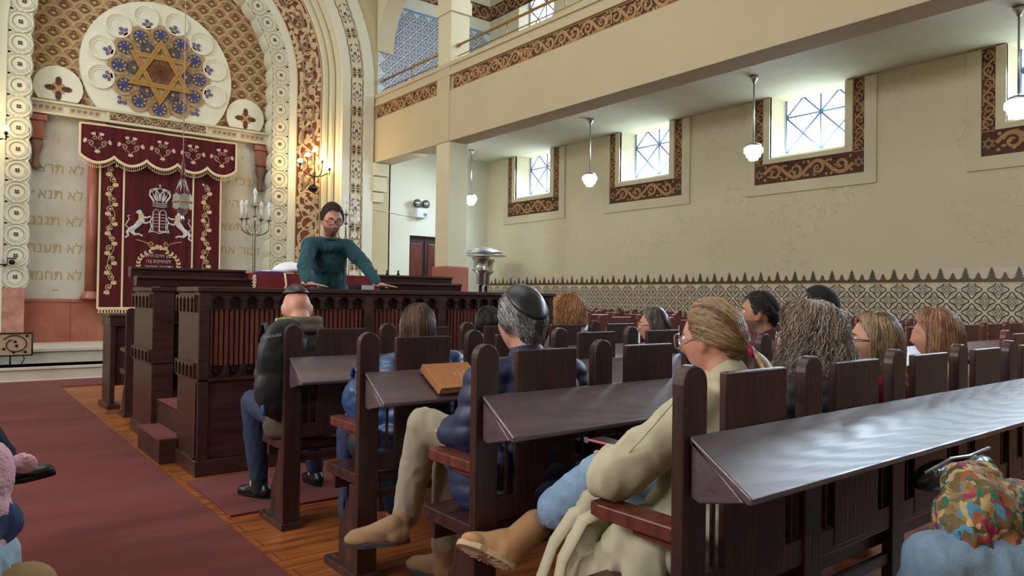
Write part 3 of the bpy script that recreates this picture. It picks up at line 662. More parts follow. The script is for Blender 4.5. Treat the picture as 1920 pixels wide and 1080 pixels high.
# star roundel
RZ = 5.27; RY = 14.30
t = thing('star_roundel', 'huge cream roundel with a carved gold six-pointed star and blue tracery above the curtain', 'ornament', (CX, RY, RZ))
fr = lambda u, v, h: (u, -h, v)
zcut = 4.47-RZ
m = MB(); q = circ(0, 0, 1.265, 64); P = [p for p in q if p[1] > zcut]
aa = math.asin(zcut/1.265); P = [(1.265*cos(aa+(pi-2*aa)*i/64), 1.265*sin(aa+(pi-2*aa)*i/64)) for i in range(65)]
m.slab(P, fr, -.05, .06, 0)
for k in range(12):
    a = k*pi/6+pi/12; cx_, cy_ = .98*cos(a), .98*sin(a)
    if cy_-.21 > zcut-.02:
        for r0, r1, h in ((.190, .215, .100), (.160, .190, .084), (.125, .160, .072)): m.annulus(cx_, cy_, r0, r1, fr, .055, h, 0)
m.build('disc', creamw, t)
m = MB(); 
def rosette_r(a): 
    return .70+.17*abs(cos(6*a+pi/2*0))**.6
q = [(rosette_r(2*pi*i/144+0)*cos(2*pi*i/144), rosette_r(2*pi*i/144)*sin(2*pi*i/144)) for i in range(144)]
q = [(x, max(y, zcut+.01)) for x, y in q]
m.slab(q, fr, .05, .085, 3); 
for k in range(12):
    a = k*pi/6; cx_, cy_ = .66*cos(a), .66*sin(a)
    if cy_-.16 < zcut: cy0 = True
    if cy_-.19 > zcut-.12:
        m.poly(circ(cx_, cy_, .118, 18), fr, .088, 4)
        for i in range(8): leaf(m, cx_+.06*cos(i*pi/4+a), cy_+.06*sin(i*pi/4+a), i*pi/4+a+.5, .06, .022, fr, .094, 3)
        for r, mi, wd_ in ((.185, 1, .03), (.15, 1, .018), (.125, 0, .012)): m.ribbon(circ(cx_, cy_, r, 22), wd_, fr, .10, mi, closed=True)
        tri = rot2([(.05, 0), (-.045, .05), (-.045, -.05)], a+pi, cx_+.03*cos(a), cy_+.03*sin(a)); m.poly(tri, fr, .095, 2)
        for sg in (-1, 1):
            m.ribbon(rot2(spiral(0, sg*.075, .045, .012, 0, sg*1.1, 12), a, cx_, cy_), .014, fr, .102, 3)
            m.poly(rot2([(.08, sg*.02), (.11, sg*.06), (.06, sg*.05)], a, cx_, cy_), fr, .096, 2)
    if cy_ > zcut-.0:
        for r_, b_2 in ((.52, .26), (.47, .13)):
            m.ribbon(spiral(r_*cos(a+b_2), r_*sin(a+b_2), .05, .012, a, 1.3, 12), .014, fr, .1, 3)
    a2 = a+pi/12; x2, y2 = .86*cos(a2), .86*sin(a2)
    if y2 > zcut+.03:
        for d, e in ((.0, 0), (.06, 0), (-.0, .06), (0, -.06)):
            px, py = x2+d*cos(a2)-e*sin(a2), y2+d*sin(a2)+e*cos(a2); m.poly(circ(px, py, .032, 10), fr, .082, 2); m.poly(circ(px, py, .014, 8), fr, .086, 1)
        m.poly(rot2([(-.08, -.05), (.02, -.025), (.02, .025), (-.08, .05)], a2, x2, y2), fr, .084, 1)
for k in range(6):
    a = k*pi/3; cx_, cy_ = .43*cos(a), .43*sin(a); m.ribbon(circ(cx_, cy_, .15, 20), .026, fr, .10, 1, closed=True)
    m.poly(circ(cx_, cy_, .13, 18), fr, .089, 4)
    for i in range(4): m.ribbon(rot2(spiral(0, .05, .04, .01, 0, 1.1, 10), i*pi/2, cx_, cy_), .014, fr, .1, 3)
    m.poly(circ(cx_, cy_, .03, 8), fr, .1, 1)
m.build('rosette', [brownd, vine2, blue, vine, mat('ink_enamel', rgb(70, 66, 86), .5)], t, fix=False)
m = MB(); R = .60; wd_ = .085
for s in (1, -1):
    T = [(R*cos(pi/2*s+2*pi*k/3), R*sin(pi/2*s+2*pi*k/3)) for k in range(3)]; k2 = 1-wd_*2/R*1.0
    for i in range(3):
        a, b = T[i], T[(i+1) % 3]; Q = [a, b, (b[0]*k2, b[1]*k2), (a[0]*k2, a[1]*k2)]; m.slab(Q, fr, .09, .135 if s > 0 else .128)
        m.ribbon([(a[0]*(1-wd_/R), a[1]*(1-wd_/R)), (b[0]*(1-wd_/R), b[1]*(1-wd_/R))], .02, fr, .14 if s > 0 else .133, 0)
m.build('star', gold, t)
m = MB(); hx = [(.30*cos(pi/6+k*pi/3+0), .30*sin(pi/6+k*pi/3)) for k in range(6)]
hexo = [(.29*cos(k*pi/3), .29*sin(k*pi/3)) for k in range(6)]
hexo = rot2(hexo, pi/6+pi/6*0, 0, 0)
m.poly(hexo, fr, .100, 0)
m.ribbon(hexo, .02, fr, .115, 1, closed=True)
for R_ in (.23, .16, .09):
    for s in (1, -1): m.ribbon([(R_*cos(pi/2*s+2*pi*k/3), R_*sin(pi/2*s+2*pi*k/3)) for k in range(3)], .011, fr, .113, 1, closed=True)
for k in range(12): m.ribbon([(0, 0), (.25*cos(k*pi/6), .25*sin(k*pi/6))], .008, fr, .11, 1)
for k in range(6):
    a = pi/2+k*pi/3; cx_, cy_ = .40*cos(a), .40*sin(a)
    for i in range(3): leaf(m, cx_, cy_, a+i*2*pi/3, .075, .03, fr, .112, 1)
    m.poly(circ(cx_, cy_, .09, 3, a), fr, .100, 0)
m.ribbon(circ(0, 0, .03, 8), .012, fr, .12, 1, closed=True)
m.build('star_centre', [mat('star_ground', rgb(116, 74, 50), .7), vine2], t, fix=False)
for x, lab in ((-1.56, 'small cream roundel with a carved cross-shaped flower, left of the star roundel'), (1.56, 'small cream roundel with a carved cross-shaped flower, right of the star roundel')):
    t = thing('flower_roundel', lab, 'ornament', (CX+x, NY-.02, 4.72))
    m = MB(); aa = math.asin(-.22/.36); m.slab([(.36*cos(aa+(pi-2*aa)*i/32), .36*sin(aa+(pi-2*aa)*i/32)) for i in range(33)], fr, 0, .05); m.build('disc', creamw, t)
    m = MB(); m.poly([((.13+.075*cos(4*b))*cos(b), -.02+(.13+.075*cos(4*b))*sin(b)) for b in [2*pi*i/40 for i in range(40)]], fr, .052, 0)
    for k in range(4):
        a = k*pi/2; m.ribbon(circ(.14*cos(a), -.02+.14*sin(a), .045, 12), .022, fr, .06, 1, closed=True); leaf(m, .03*cos(a+pi/4), -.02+.03*sin(a+pi/4), a+pi/4, .09, .05, fr, .06, 1)
    m.poly(circ(0, -.02, .05, 8), fr, .065, 1); m.build('flower', [brownd, vine2], t, fix=False)
# altar floor and two steps
m = MB(); m.box(-4.2, WX, 12.8, EY, 0, FZ); m.box(CX-3.6, CX+3.6, EY, 16, 0, FZ); struct(m, 'floor_altar', stone, bevel=.006)
m = MB(); m.box(-4.2, 6.6, 12.24, 12.8, 0, .19); m.box(-4.2, 6.6, 12.21, 12.8, .15, .19); m.box(-4.2, 6.6, 12.77, 12.81, .36, .412); struct(m, 'trim_2', stone, bevel=.006)
# iron gate
t = thing('scrolled_gate', 'black scrolled iron gate panel with tan backing on the altar step at far left', 'gate', (.08, 12.5, .19))
m = MB(); m.box(0, .96, 0, .012, .15, .47); m.build('backing', mat('tan_paint', rgb(176, 150, 120), .7), t)
m = MB(); f = lambda u, v, h: (u, -.004-h, .15+v)
for a, b in (((0, 0), (.96, 0)), ((0, .32), (.96, .32)), ((0, 0), (0, .32)), ((.55, 0), (.55, .32)), ((.96, 0), (.96, .32))): m.tube([f(*a, .004), f(*b, .004)], .011, 6)
for ox in (.03, .58):
    wd_ = .35 if ox > .1 else .5
    m.tube([f(ox+wd_*(.5+.46*cos(t_)*(1-.02*i)), .16+.14*sin(t_)*(1-.022*i), .006) for i, t_ in enumerate([2.6-.33*j for j in range(22)])], .007, 6)
    for px, py in ((.12, .10), (.5, .2), (.45, .05), (.85, .05), (.9, .28), (.55, .14)): m.ball(f(ox+wd_*px, py, .005), .02, 6)
m.tube([(.84, -.01, .15), (.87, -.01, .10), (.84, -.01, .04), (.83, -.01, .01), (.87, -.01, .0)], .008, 6); m.tube([(.70, 0, .15), (.70, 0, 0)], .012, 6)
m.build('scrollwork', iron, t)
# ================================================================ ark curtain, valance, hanging lamps
CYY = 14.06
def wave(x): return .022*sin(x*17)+.012*sin(x*41+1)
t = thing('ark_curtain', 'burgundy velvet ark curtain embroidered with lions, crown, tablets and vines', 'curtain', (CX, CYY, 0))
x0, x1 = -.95, 1.07
xb = lambda u, v: (x0+(x1-x0)*u) + (-.02 if u < .5 else .0)*(1-v)
def cfn(x, z, h): return (x, -h + wave(x)*.6, z)
m = MB(); m.grid(90, 10, lambda u, v: cfn(x0+(x1-x0)*u, .98+2.75*v, 0)); m.build('velvet_panel', velvet, t, fix=False)
m = MB()
for x in (x0, -.58, .56, x1-.02):
    m.ribbon([(x, .98+.05*i) for i in range(54)], .035 if x in (x0, x1-.02) else .028, cfn, .012, 0)
m.ribbon([(x0+(x1-x0)*i/30, .98) for i in range(31)], .05, cfn, .014, 0)
i = 0
while x0+.045*i < x1:
    x = x0+.02+.045*i; m.poly([(x-.006, .96), (x+.006, .96), (x+.014, .905), (x-.014, .905)], cfn, .014, 0); i += 1
for i in range(44): z = 1.0+.06*i; m.poly([(x0-.02, z), (x0+.0, z-.012), (x0+.0, z+.012)], cfn, .012, 0)
m.build('braid', fringe, t, fix=False)
for bx, zs, zt in ((-.765, 1.35, 3.42), (.80, 1.35, 3.35)):
    m = MB(); z = zs; k = 0; pts = [(bx+.05*sin((q-zs)*2*pi/.56), q) for q in [zs+.03*i for i in range(int((zt-zs)/.03))]]
    m.ribbon(pts, .010, cfn, .008, 0)
    while z < zt:
        sg = 1 if k % 2 else -1; cx_ = bx+.02*sg
        m.ribbon(spiral(cx_, z, .060, .012, sg*pi/2, sg*1.4, 16), .014, cfn, .010, 0); m.poly(circ(cx_, z, .013, 8), cfn, .012, 1)
        for a in (-.5, .1, .7): leaf(m, cx_+.03*sg, z-.06, -pi/2+sg*a, .075, .05, cfn, .010, 0)
        leaf(m, cx_-.06*sg, z+.05, pi/2+sg*.9, .06, .04, cfn, .01, 1)
        z += .17; k += 1
    m.build('vine_embroidery', [goldth, fringe], t, fix=False)
m = MB()   # crown
zc = 3.02
for s in (-1, 1):
    m.ribbon([(s*.10, zc-.13), (s*.17, zc-.02), (s*.16, zc+.08), (s*.09, zc+.11), (s*.02, zc+.03), (0, zc-.1)], .022, cfn, .012, 0)
    m.ribbon([(s*.05, zc-.13), (s*.08, zc), (s*.05, zc+.1), (0, zc+.13)], .016, cfn, .012, 0)
    for i in range(4): m.poly(circ(s*(.17-.035*i), zc+.02+.03*i, .016, 8), cfn, .013, 0)
for z_ in (zc-.14, zc-.17, zc-.2): m.ribbon([(-.12, z_), (-.04, z_-.012), (.04, z_-.012), (.12, z_)], .014, cfn, .012, 0)
m.ribbon([(0, zc+.13), (0, zc+.2)], .014, cfn, .012, 0); m.ribbon([(-.03, zc+.17), (.03, zc+.17)], .012, cfn, .012, 0)
for k in range(-3, 4): leaf(m, k*.03, zc-.12, pi/2-k*.2, .16, .02, cfn, .011, 0)
m.build('crown_embroidery', silverth, t, fix=False)
for s in (-1, 1):
    m = MB()   # a lion
    F = lambda pts: [(s*(p[0])+.0, p[1]) for p in pts]
    m.ribbon(F([(.27, 2.58), (.33, 2.50), (.40, 2.42), (.47, 2.36)]), [.09, .10, .07, .10], cfn, .014, 0)
    m.ribbon(F([(.47, 2.38), (.52, 2.32), (.50, 2.26), (.55, 2.23)]), [.08, .045, .03, .03], cfn, .013, 0)
    m.ribbon(F([(.45, 2.35), (.40, 2.29), (.33, 2.30), (.27, 2.27)]), [.08, .045, .03, .03], cfn, .013, 0)
    m.ribbon(F([(.28, 2.60), (.20, 2.60), (.14, 2.63)]), [.045, .03, .025], cfn, .014, 0)
    m.ribbon(F([(.30, 2.53), (.22, 2.50), (.15, 2.53)]), [.045, .03, .025], cfn, .014, 0)
    m.ribbon(F([(.33, 2.50), (.30, 2.57), (.30, 2.65), (.33, 2.70)]), [.05, .09, .09, .05], cfn, .016, 1)
    m.poly(F(circ(.325, 2.69, .042, 12))[::s], cfn, .018, 0); m.poly(F([(.33, 2.72), (.385, 2.70), (.385, 2.665), (.33, 2.66)])[::-s], cfn, .018, 0)
    m.ribbon(F([(.50, 2.40), (.55, 2.44), (.52, 2.50), (.49, 2.56), (.52, 2.61), (.48, 2.62)]), .016, cfn, .012, 0)
    m.build('lion_embroidery', [silverth, goldth], t, fix=False)
m = MB()   # tablets with lines, wreath, words
for s in (-1, 1):
    m.ribbon([(s*.005, 2.38), (s*.005, 2.70), (s*.02, 2.74), (s*.055, 2.76), (s*.09, 2.74), (s*.11, 2.70), (s*.11, 2.38)], .014, cfn, .012, 0)
    for i in range(5): m.ribbon([(s*.022, 2.67-.055*i), (s*.092, 2.67-.055*i)], .012, cfn, .010, 0)
    m.ribbon([(s*.11, 2.62), (s*.15, 2.55), (s*.13, 2.44), (s*.17, 2.34), (s*.09, 2.36), (0, 2.33)], .02, cfn, .012, 0)
    m.ribbon([(s*.16, 2.37), (0, 2.37)], .022, cfn, .012, 0)
    m.ribbon(spiral(s*.13, 2.13, .055, .01, s*pi/2, s*1.3, 14), .012, cfn, .01, 1)
    m.ribbon([(s*.38, 2.2), (s*.25, 2.17), (s*.18, 2.14)], .012, cfn, .01, 1)
    for a in (-.5, .2, .8): leaf(m, s*.06, 2.08, (0 if s > 0 else pi)+a+pi, .07, .04, cfn, .01, 1); leaf(m, s*.10, 2.09, -pi/2+a, .07, .04, cfn, .01, 1)
    for i in range(9):
        a = -.95+i*.25; x_, z_ = s*.33*cos(a), 1.76+.26*sin(a)
        for q in (-.6, .6): leaf(m, x_, z_, (a+pi/2 if s > 0 else pi/2-a)+q*s, .07, .035, cfn, .01, 1)
    m.ribbon(spiral(s*.14, 1.53, .06, .01, pi/2, s*1.4, 14), .012, cfn, .01, 1)
m.build('wreath_embroidery', [silverth, goldth], t, fix=False); m = MB()
for tx, z_, sz in (('עץ חיים היא', 1.90, .42), ('למחזיקים בה', 1.80, .40), ('ותמכיה מאושר', 1.70, .46), ('ניב', 1.60, .09), ('ברוסי', 1.53, .12)):
    lettering(m, heb(tx), cfn, 0, z_, .085, .012, 0, wide=sz)
m.build('embroidered_words', [silverth, goldth], t, fix=False)
# valance
t = thing('ark_valance', 'scalloped burgundy valance with five embroidered sprays and tasselled fringe', 'valance', (CX+.01, CYY-.10, 0))
v0, v1 = -1.28, 1.28
def vz(x): u = (x-v0)/(v1-v0)*5; f = u-math.floor(u); return 3.60-.13*(sin(pi*f)**.75) - (0 if 0 < u < 5 else 0)
def vfn(x, z, h): return (x, -h+.014*sin(x*9)+.008*sin(x*23), z)
m = MB(); m.grid(120, 6, lambda u, v: vfn(v0+(v1-v0)*u, vz(v0+(v1-v0)*u)+(4.12-vz(v0+(v1-v0)*u))*v, 0)); m.build('velvet', velvet, t, fix=False)
m = MB(); N = 120
m.ribbon([(v0+(v1-v0)*i/N, vz(v0+(v1-v0)*i/N)) for i in range(N+1)], .045, vfn, .014, 0)
m.ribbon([(v0+(v1-v0)*i/40, 4.115) for i in range(41)], .03, vfn, .012, 0)
for x in (v0, v1): m.ribbon([(x, 3.6+.052*i) for i in range(11)], .035, vfn, .012, 0)
for i in range(86):
    x = v0+(v1-v0)*(i+.5)/86; z_ = vz(x)-.02; m.ribbon([(x, z_), (x, z_-.03)], .005, vfn, .012, 0)
    m.add([vfn(x, z_-.03, .016), vfn(x-.010, z_-.075, .004), vfn(x+.010, z_-.075, .004), vfn(x, z_-.075, .03)], [(0, 1, 3), (0, 3, 2), (1, 2, 3)], 0)
m.build('tassel_fringe', fringe, t, fix=False)
for k in range(5):
    m = MB(); xc = v0+(k+.5)*(v1-v0)/5; zc = 3.83
    for s in (-1, 1):
        m.ribbon(spiral(xc+s*.10, zc-.04, .052, .010, s*.5+(0 if s > 0 else pi), s*1.3, 14), .012, vfn, .010, 0); m.ribbon([(xc, zc-.16), (xc+s*.04, zc-.10), (xc+s*.10, zc-.09)], .010, vfn, .01, 0)
        m.ribbon(spiral(xc+s*.045, zc+.06, .04, .01, pi/2, s*1.2, 12), .010, vfn, .010, 0)
        for a in (-.7, 0, .7): leaf(m, xc+s*.16, zc-.01, (0 if s > 0 else pi)+a*s+.3*s, .06, .035, vfn, .01, 0); leaf(m, xc+s*.055, zc+.10, pi/2-s*a*.9-.2*s, .06, .03, vfn, .01, 0)
    for a in (-.8, 0, .8): leaf(m, xc, zc-.15, -pi/2+a, .06, .035, vfn, .01, 0)
    m.build('spray_embroidery', mat('blush_thread', rgb(206, 176, 160), .5), t, fix=False)
# eternal lamp on its cord
t = thing('eternal_lamp', 'silver hanging lamp with gilt openwork on a long cord before the curtain', 'lamp', (2.384, 9.8, 2.3))
m = MB(); m.tube([(0, 0, .70), (-.02, 0, 7.3)], .006, 6); m.build('cord', mat('pale_cord', (.5, .48, .42), .6), t)
m = MB(); m.lathe([(.006, .70), (.02, .62), (.03, .5), (.03, .44), (.01, .43)], n=12); m.build('finial', woodred, t)
m = MB()
for k in range(6):
    a = k*pi/3; m.tube([(.02*cos(a), .02*sin(a), .45), (.10*cos(a), .10*sin(a), .20)], .004, 5)
m.build('chain', silver, t)
m = MB()
for k in range(6):
    a0, a1 = k*pi/3, (k+1)*pi/3; P = []
    for u, z_ in ((0, .05), (.5, .03), (1, .05), (1, .21), (.8, .22), (.5, .24), (.2, .22), (0, .21)): P.append((.115*(cos(a0)*(1-u)+cos(a1)*u), .115*(sin(a0)*(1-u)+sin(a1)*u), z_))
    m.add(P, [tuple(range(8))]); m.add([(p[0]*.93, p[1]*.93, p[2]) for p in P], [tuple(range(8))])
m.lathe([(.02, -.12), (.03, -.08), (.02, -.05), (.03, -.02), (.06, .0), (.06, .04), (.1, .05)], n=12); m.build('body', silver, t, fix=False)
m = MB()
for k in range(6):
    a = (k+.5)*pi/3
    for d in (-.03, 0, .03): m.ball((.104*cos(a)-d*sin(a), .104*sin(a)+d*cos(a), .13), .014, 6)
m.build('openwork', brass, t)
m = MB(); m.ball((0, 0, .03), .05, 8, sc=(1, 1, .7)); m.build('glow', mat('lamp_glow', (1, .8, .5), .5, emit=(1, .72, .35), estr=5), t)
# wall candelabra: five globes on curved arms
bulb = mat('glowing_bulb', (1, .9, .7), .4, emit=(1, .78, .45), estr=32)
def sconce(loc, lab, pw_=30):
    t = thing('wall_candelabrum', lab, 'lamp', loc)
    m = MB(); m.lathe([(.10, -.02), (.09, .0), (.04, .02), (.02, .05)], (0, .02, -.52), 12); m.tube([(0, .06, -.55), (0, -.02, -.48), (0, -.03, -.3), (0, -.03, .12)], .016, 8)
    for i, a in enumerate([2*pi*j/8 for j in range(8)]): m.ball((.07*cos(a), .03, -.53+.05*sin(a)), .03, 6)
    m.build('stem', iron, t); pw = []
    for sx, zt in ((-.30, -.10), (-.15, .03), (0, .14), (.15, .0), (.30, -.13)):
        m = MB()
        if sx: m.tube([(0, -.03, -.30), (sx*.45, -.04, -.33+abs(sx)*.15), (sx*.85, -.05, -.25+abs(sx)*.1), (sx, -.05, zt-.10), (sx, -.05, zt)], .011, 8)
        m.lathe([(.010, -.03), (.024, -.02), (.024, .03), (.02, .035)], (sx, -.05 if sx else -.03, zt), 10); m.build('arm', iron, t)
        g = MB(); g.ball((sx, -.05 if sx else -.03, zt+.07), .045, 10); g.build('globe_bulb', bulb, t)
    l = bpy.data.lights.new('candelabrum_glow', 'POINT'); l.energy = pw_; l.color = (1, .66, .28); l.shadow_soft_size = .12
    o = bpy.data.objects.new('candelabrum_glow', l); COL.objects.link(o); o.location = (loc[0]-.05, loc[1]-.16, loc[2]+.0)
sconce((5.66, 13.42, 3.88), 'lit five-globe iron candelabrum on the rust scroll band behind the standing man')
sconce((.42, 13.42, 3.80), 'lit iron candelabrum at the left edge of the picture, one globe in view', 12)
# ================================================================ benches, reading platform, carpets
SP, PD, PH = .58, .038, 1.112
def post_poly(w_=.098, zt=PH, z0=0):
    r = w_/2; return [(-r, z0), (r, z0)] + [(r*cos(a), zt-r+r*sin(a)) for a in [pi*i/10 for i in range(11)]]
_pm = {}
def pmesh(key, fn):
    if key not in _pm:
        o = fn(); _pm[key] = o.data; bpy.data.objects.remove(o)
    return _pm[key]
def part(name, key, fn, parent, loc=(0, 0, 0), bevel=.004, mats=None):
    o = bpy.data.objects.new(name, pmesh(key, fn)); COL.objects.link(o); o.parent = parent; o.location = loc
    if bevel: b = o.modifiers.new('bevel', 'BEVEL'); b.width = bevel; b.segments = 2; b.limit_method = 'ANGLE'; b.angle_limit = radians(50)
    return o
def m_post():
    m = MB(); m.prism(post_poly(), lambda u, v, w_: (u, w_, v), 0, PD); return m.build('post', woodv)
def m_endpost():
    m = MB(); m.prism(post_poly(), lambda u, v, w_: (u, w_, v), 0, PD)
    P = [(PD, .0), (.30, .0), (.30, .045), (.22, .05), (.22, .20), (.12, .36), (.12, .415), (PD, .415)]
    m.prism([(p[0], p[1]) for p in P], lambda u, v, w_: (w_, u, v), -.035, .035)
    m.box(-.06, .06, -.02, .33, 0, .035); return m.build('end_post', woodv)
def m_arm():
    m = MB(); P = [(-.04, PD), (.045, PD), (.045, .30), (.03, .345), (-.03, .345), (-.045, .30)]
    m.prism(P, lambda u, v, w_: (u, v, w_), .655, .695); m.box(-.012, .012, PD, .20, .63, .655); return m.build('armrest', woodred)
def m_panel():
    m = MB(); m.box(-.148, .148, .004, .028, .50, 1.085); return m.build('back_panel', woodv)
def m_seat(n):
    m = MB(); m.box(-.035, n*SP+.035, PD+.002, .365, .42, .47); m.box(-.02, n*SP+.02, .30, .33, .35, .42); return m.build('seat', wood)
def m_rail(n):
    m = MB(); m.box(-.02, n*SP+.02, .006, .034, .485, .565); m.box(-.02, n*SP+.02, .010, .03, .36, .40)
    for i in range(n):
        for d in (.10, .48): m.box(i*SP+d-.006, i*SP+d+.006, .012, .026, .56, .90)
    return m.build('lower_rail', wood)
def m_slats(n):
    m = MB()
    for i in range(n):
        for d in (.10, .48): m.box(i*SP+d-.006, i*SP+d+.006, .012, .026, .56, .90)
    return m.build('slats', woodblk)
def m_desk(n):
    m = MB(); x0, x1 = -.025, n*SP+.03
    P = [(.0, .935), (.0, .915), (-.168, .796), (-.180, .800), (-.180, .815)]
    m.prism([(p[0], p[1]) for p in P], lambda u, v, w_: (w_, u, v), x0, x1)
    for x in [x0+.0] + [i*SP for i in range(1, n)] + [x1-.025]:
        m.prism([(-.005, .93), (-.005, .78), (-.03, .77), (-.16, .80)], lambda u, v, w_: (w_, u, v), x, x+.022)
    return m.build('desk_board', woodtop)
def pew(n, loc, rz, label, group, desk=None, mats=None, seat=True):
    t = thing('pew', label, 'pew', loc, rz, group)
    for i in range(n+1):
        if i in (0, n): part('post', 'ep', m_endpost, t, (i*SP, 0, 0))
        else: part('post', 'p', m_post, t, (i*SP, 0, 0))
        part('armrest', 'arm', m_arm, t, (i*SP, 0, 0))
    for i in range(n): part('back_panel', 'pan', m_panel, t, (i*SP+.285, 0, 0))
    part('seat', 'seat%d' % n, lambda: m_seat(n), t); part('lower_rail', 'rail%d' % n, lambda: m_rail(n), t)
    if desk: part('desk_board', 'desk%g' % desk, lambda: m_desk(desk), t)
    return t
X0, D0, RS = 1.51, 1.142, .889
rows = {0: (3, None), 1: (5, 5), 2: (5, 2), 3: (5, 5), 4: (5, 5)}
plab = {0: 'walnut pew beside the camera, under the person with the flowered scarf', 1: 'nearest walnut pew with the long shining desk board and five seats',
        2: 'second walnut pew, where the grey-haired man with the black skullcap sits', 3: 'third walnut pew with the tan book on its desk board', 4: 'fourth walnut pew, facing the reading platform, with the backpack man'}
for k, (n, d) in rows.items():
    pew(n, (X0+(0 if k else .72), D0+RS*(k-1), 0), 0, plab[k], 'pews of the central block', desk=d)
# pews under the gallery, seen far right above the heads
warmwood = mat('warm_lit_side_walnut', rgb(112, 56, 48), .38, col2=rgb(84, 40, 36), noise_amt=.3, nscale=3)  # same walnut, reddened: warm light painted into the side pews' colour
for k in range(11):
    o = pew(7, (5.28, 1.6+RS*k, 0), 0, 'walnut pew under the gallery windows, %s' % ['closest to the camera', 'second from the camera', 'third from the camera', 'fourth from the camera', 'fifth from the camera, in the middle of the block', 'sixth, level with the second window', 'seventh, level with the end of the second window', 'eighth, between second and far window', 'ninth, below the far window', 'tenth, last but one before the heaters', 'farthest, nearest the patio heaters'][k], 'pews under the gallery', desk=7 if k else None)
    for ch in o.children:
        for sl in ch.material_slots: sl.link = 'OBJECT'; sl.material = warmwood
# pew and stall behind the platform, on its left
pew(2, (1.52, 8.15, 0), 0, 'short walnut pew with round-topped posts between reading platform and altar', 'pews behind the platform')
t = thing('front_stall', 'dark walnut reading stall in front of the short pew near the altar steps', 'stall', (1.46, 8.85, 0))
m = MB(); m.box(0, 1.3, 0, .03, .25, .95); m.box(-.02, .03, -.04, .42, 0, 1.0); m.box(1.28, 1.33, -.04, .42, 0, 1.0); m.build('carcass', wood, t, bevel=.005)
m = MB(); m.box(-.04, 1.35, -.06, .46, 1.0, 1.03); m.box(-.03, 1.34, -.05, .45, .90, 1.0); m.build('top_board', wood, t, bevel=.006)
m = MB(); m.box(-.05, .08, -.08, .46, 0, .05); m.build('foot', wood, t, bevel=.006)

# ---- reading platform (bimah)
t = thing('reading_platform', 'large dark walnut reading platform with arcaded, reeded front and flat ledge', 'platform', (0, 0, 0))
BX0, BX1, BY, BZ = 1.40, 4.69, 5.25, 1.32
m = MB(); m.box(BX0+.03, BX1-.03, BY+.05, BY+.12, .11, 1.28); m.box(BX0-.012, BX1+.012, BY-.005, BY+.14, 0, .11); m.box(BX0-.006, BX1+.006, BY+.0, BY+.13, .655, .675)
for x in (BX0, 2.66, 3.36, BX1-.06): m.box(x, x+.07, BY+.0, BY+.12, .11 if x < 1.5 else .675, 1.27)
m.box(BX0, BX1, BY+.02, BY+.06, .11, .655); m.build('front_body', wood, t, bevel=.005)
m = MB(); m.box(BX0-.015, BX1+.02, BY-.02, BY+.20, 1.285, BZ); m.box(BX0, BX1, BY-.0, BY+.16, 1.262, 1.285); m.build('front_ledge', wood, t, bevel=.006)
def panels(): return ((BX0+.07, 2.66), (2.73, 3.36), (3.43, BX1-.06))
for (a, b) in panels():
    m = MB(); n = int((b-a)/.036); p = (b-a)/n
    for i in range(n):
        xc = a+(i+.5)*p; m.prism([(xc+p*.46*cos(q), BY+.045+p*.62*-sin(q)) for q in [pi*j/6 for j in range(7)]], lambda u, v, w_: (u, v, w_), .765, 1.165, smooth=False)
    m.build('reeded_panel', woodred, t)
    f = lambda u, v, h: (u, BY+.05-h, v)
    for (z0, z1, up) in ((1.165, 1.262, 1), (.675, .765, -1)):
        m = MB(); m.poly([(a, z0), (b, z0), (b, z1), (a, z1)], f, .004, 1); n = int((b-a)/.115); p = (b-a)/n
        for i in range(n):
            xc = a+(i+.5)*p; R = .044; zc = (z1-.052) if up > 0 else (z0+.052)
            arc = [(xc+R*cos(q), zc+up*R*sin(q)) for q in [pi*j/12 for j in range(13)]]
            # solid spandrel around the arch
            top = z1 if up > 0 else z0; bot = z0 if up > 0 else z1
            for j in range(12):
                q0, q1 = arc[j], arc[j+1]; m.slab([q0, q1, (q1[0], top), (q0[0], top)], f, .0, .045, 0)
            for (xa, xb) in ((xc-p/2, xc-R), (xc+R, xc+p/2)): m.slab([(xa, bot), (xb, bot), (xb, top), (xa, top)], f, 0, .045, 0)
            m.ribbon([(xc+R*1.12*cos(q), zc+up*R*1.12*sin(q)) for q in [pi*j/12 for j in range(13)]], .010, f, .052, 0)
            m.ball((xc, BY+.045, zc+up*.004), .018, 6, 0, (1, .5, 1)); m.ribbon([(xc-R, zc), (xc-R, bot)], .006, f, .05, 0)
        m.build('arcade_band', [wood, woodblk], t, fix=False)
def side_pier(name, x0, x1, y0, y1, arc=True):
    """a pier whose narrow left face shows a row of pointed slots"""
    q = MB(); q.box(x0, x1, y0, y1, .10, 1.28); q.box(x0-.02, x1+.02, y0-.01, y1+.01, 0, .11); q.box(x0-.015, x1+.01, y0-.012, y1+.012, 1.285, BZ); q.box(x0-.012, x1, y0, y1, .655, .675)
    q.build(name, wood, t, bevel=.005)
    f = lambda u, v, h: (x0-h, -u, v); n = 5; a, b = -y1+.03, -y0-.0; p = (b-a)/n
    for (z0, z1) in ((1.14, 1.262), (.675, .785)):
        q = MB()
        for i in range(n):
            uc = a+(i+.5)*p; r = p*.36; zs = z1-.035
            q.slab([(uc-p/2, z0), (uc-r, z0), (uc-r, z1), (uc-p/2, z1)], f, 0, .03, 0); q.slab([(uc+r, z0), (uc+p/2, z0), (uc+p/2, z1), (uc+r, z1)], f, 0, .03, 0)
            q.slab([(uc-r, zs), (uc, z1-.008), (uc+r, zs), (uc+r, z1), (uc-r, z1)], f, 0, .03, 0)
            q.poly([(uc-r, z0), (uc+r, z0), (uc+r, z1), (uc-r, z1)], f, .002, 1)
        q.build('slotted_arcade', [wood, woodblk], t, fix=False)
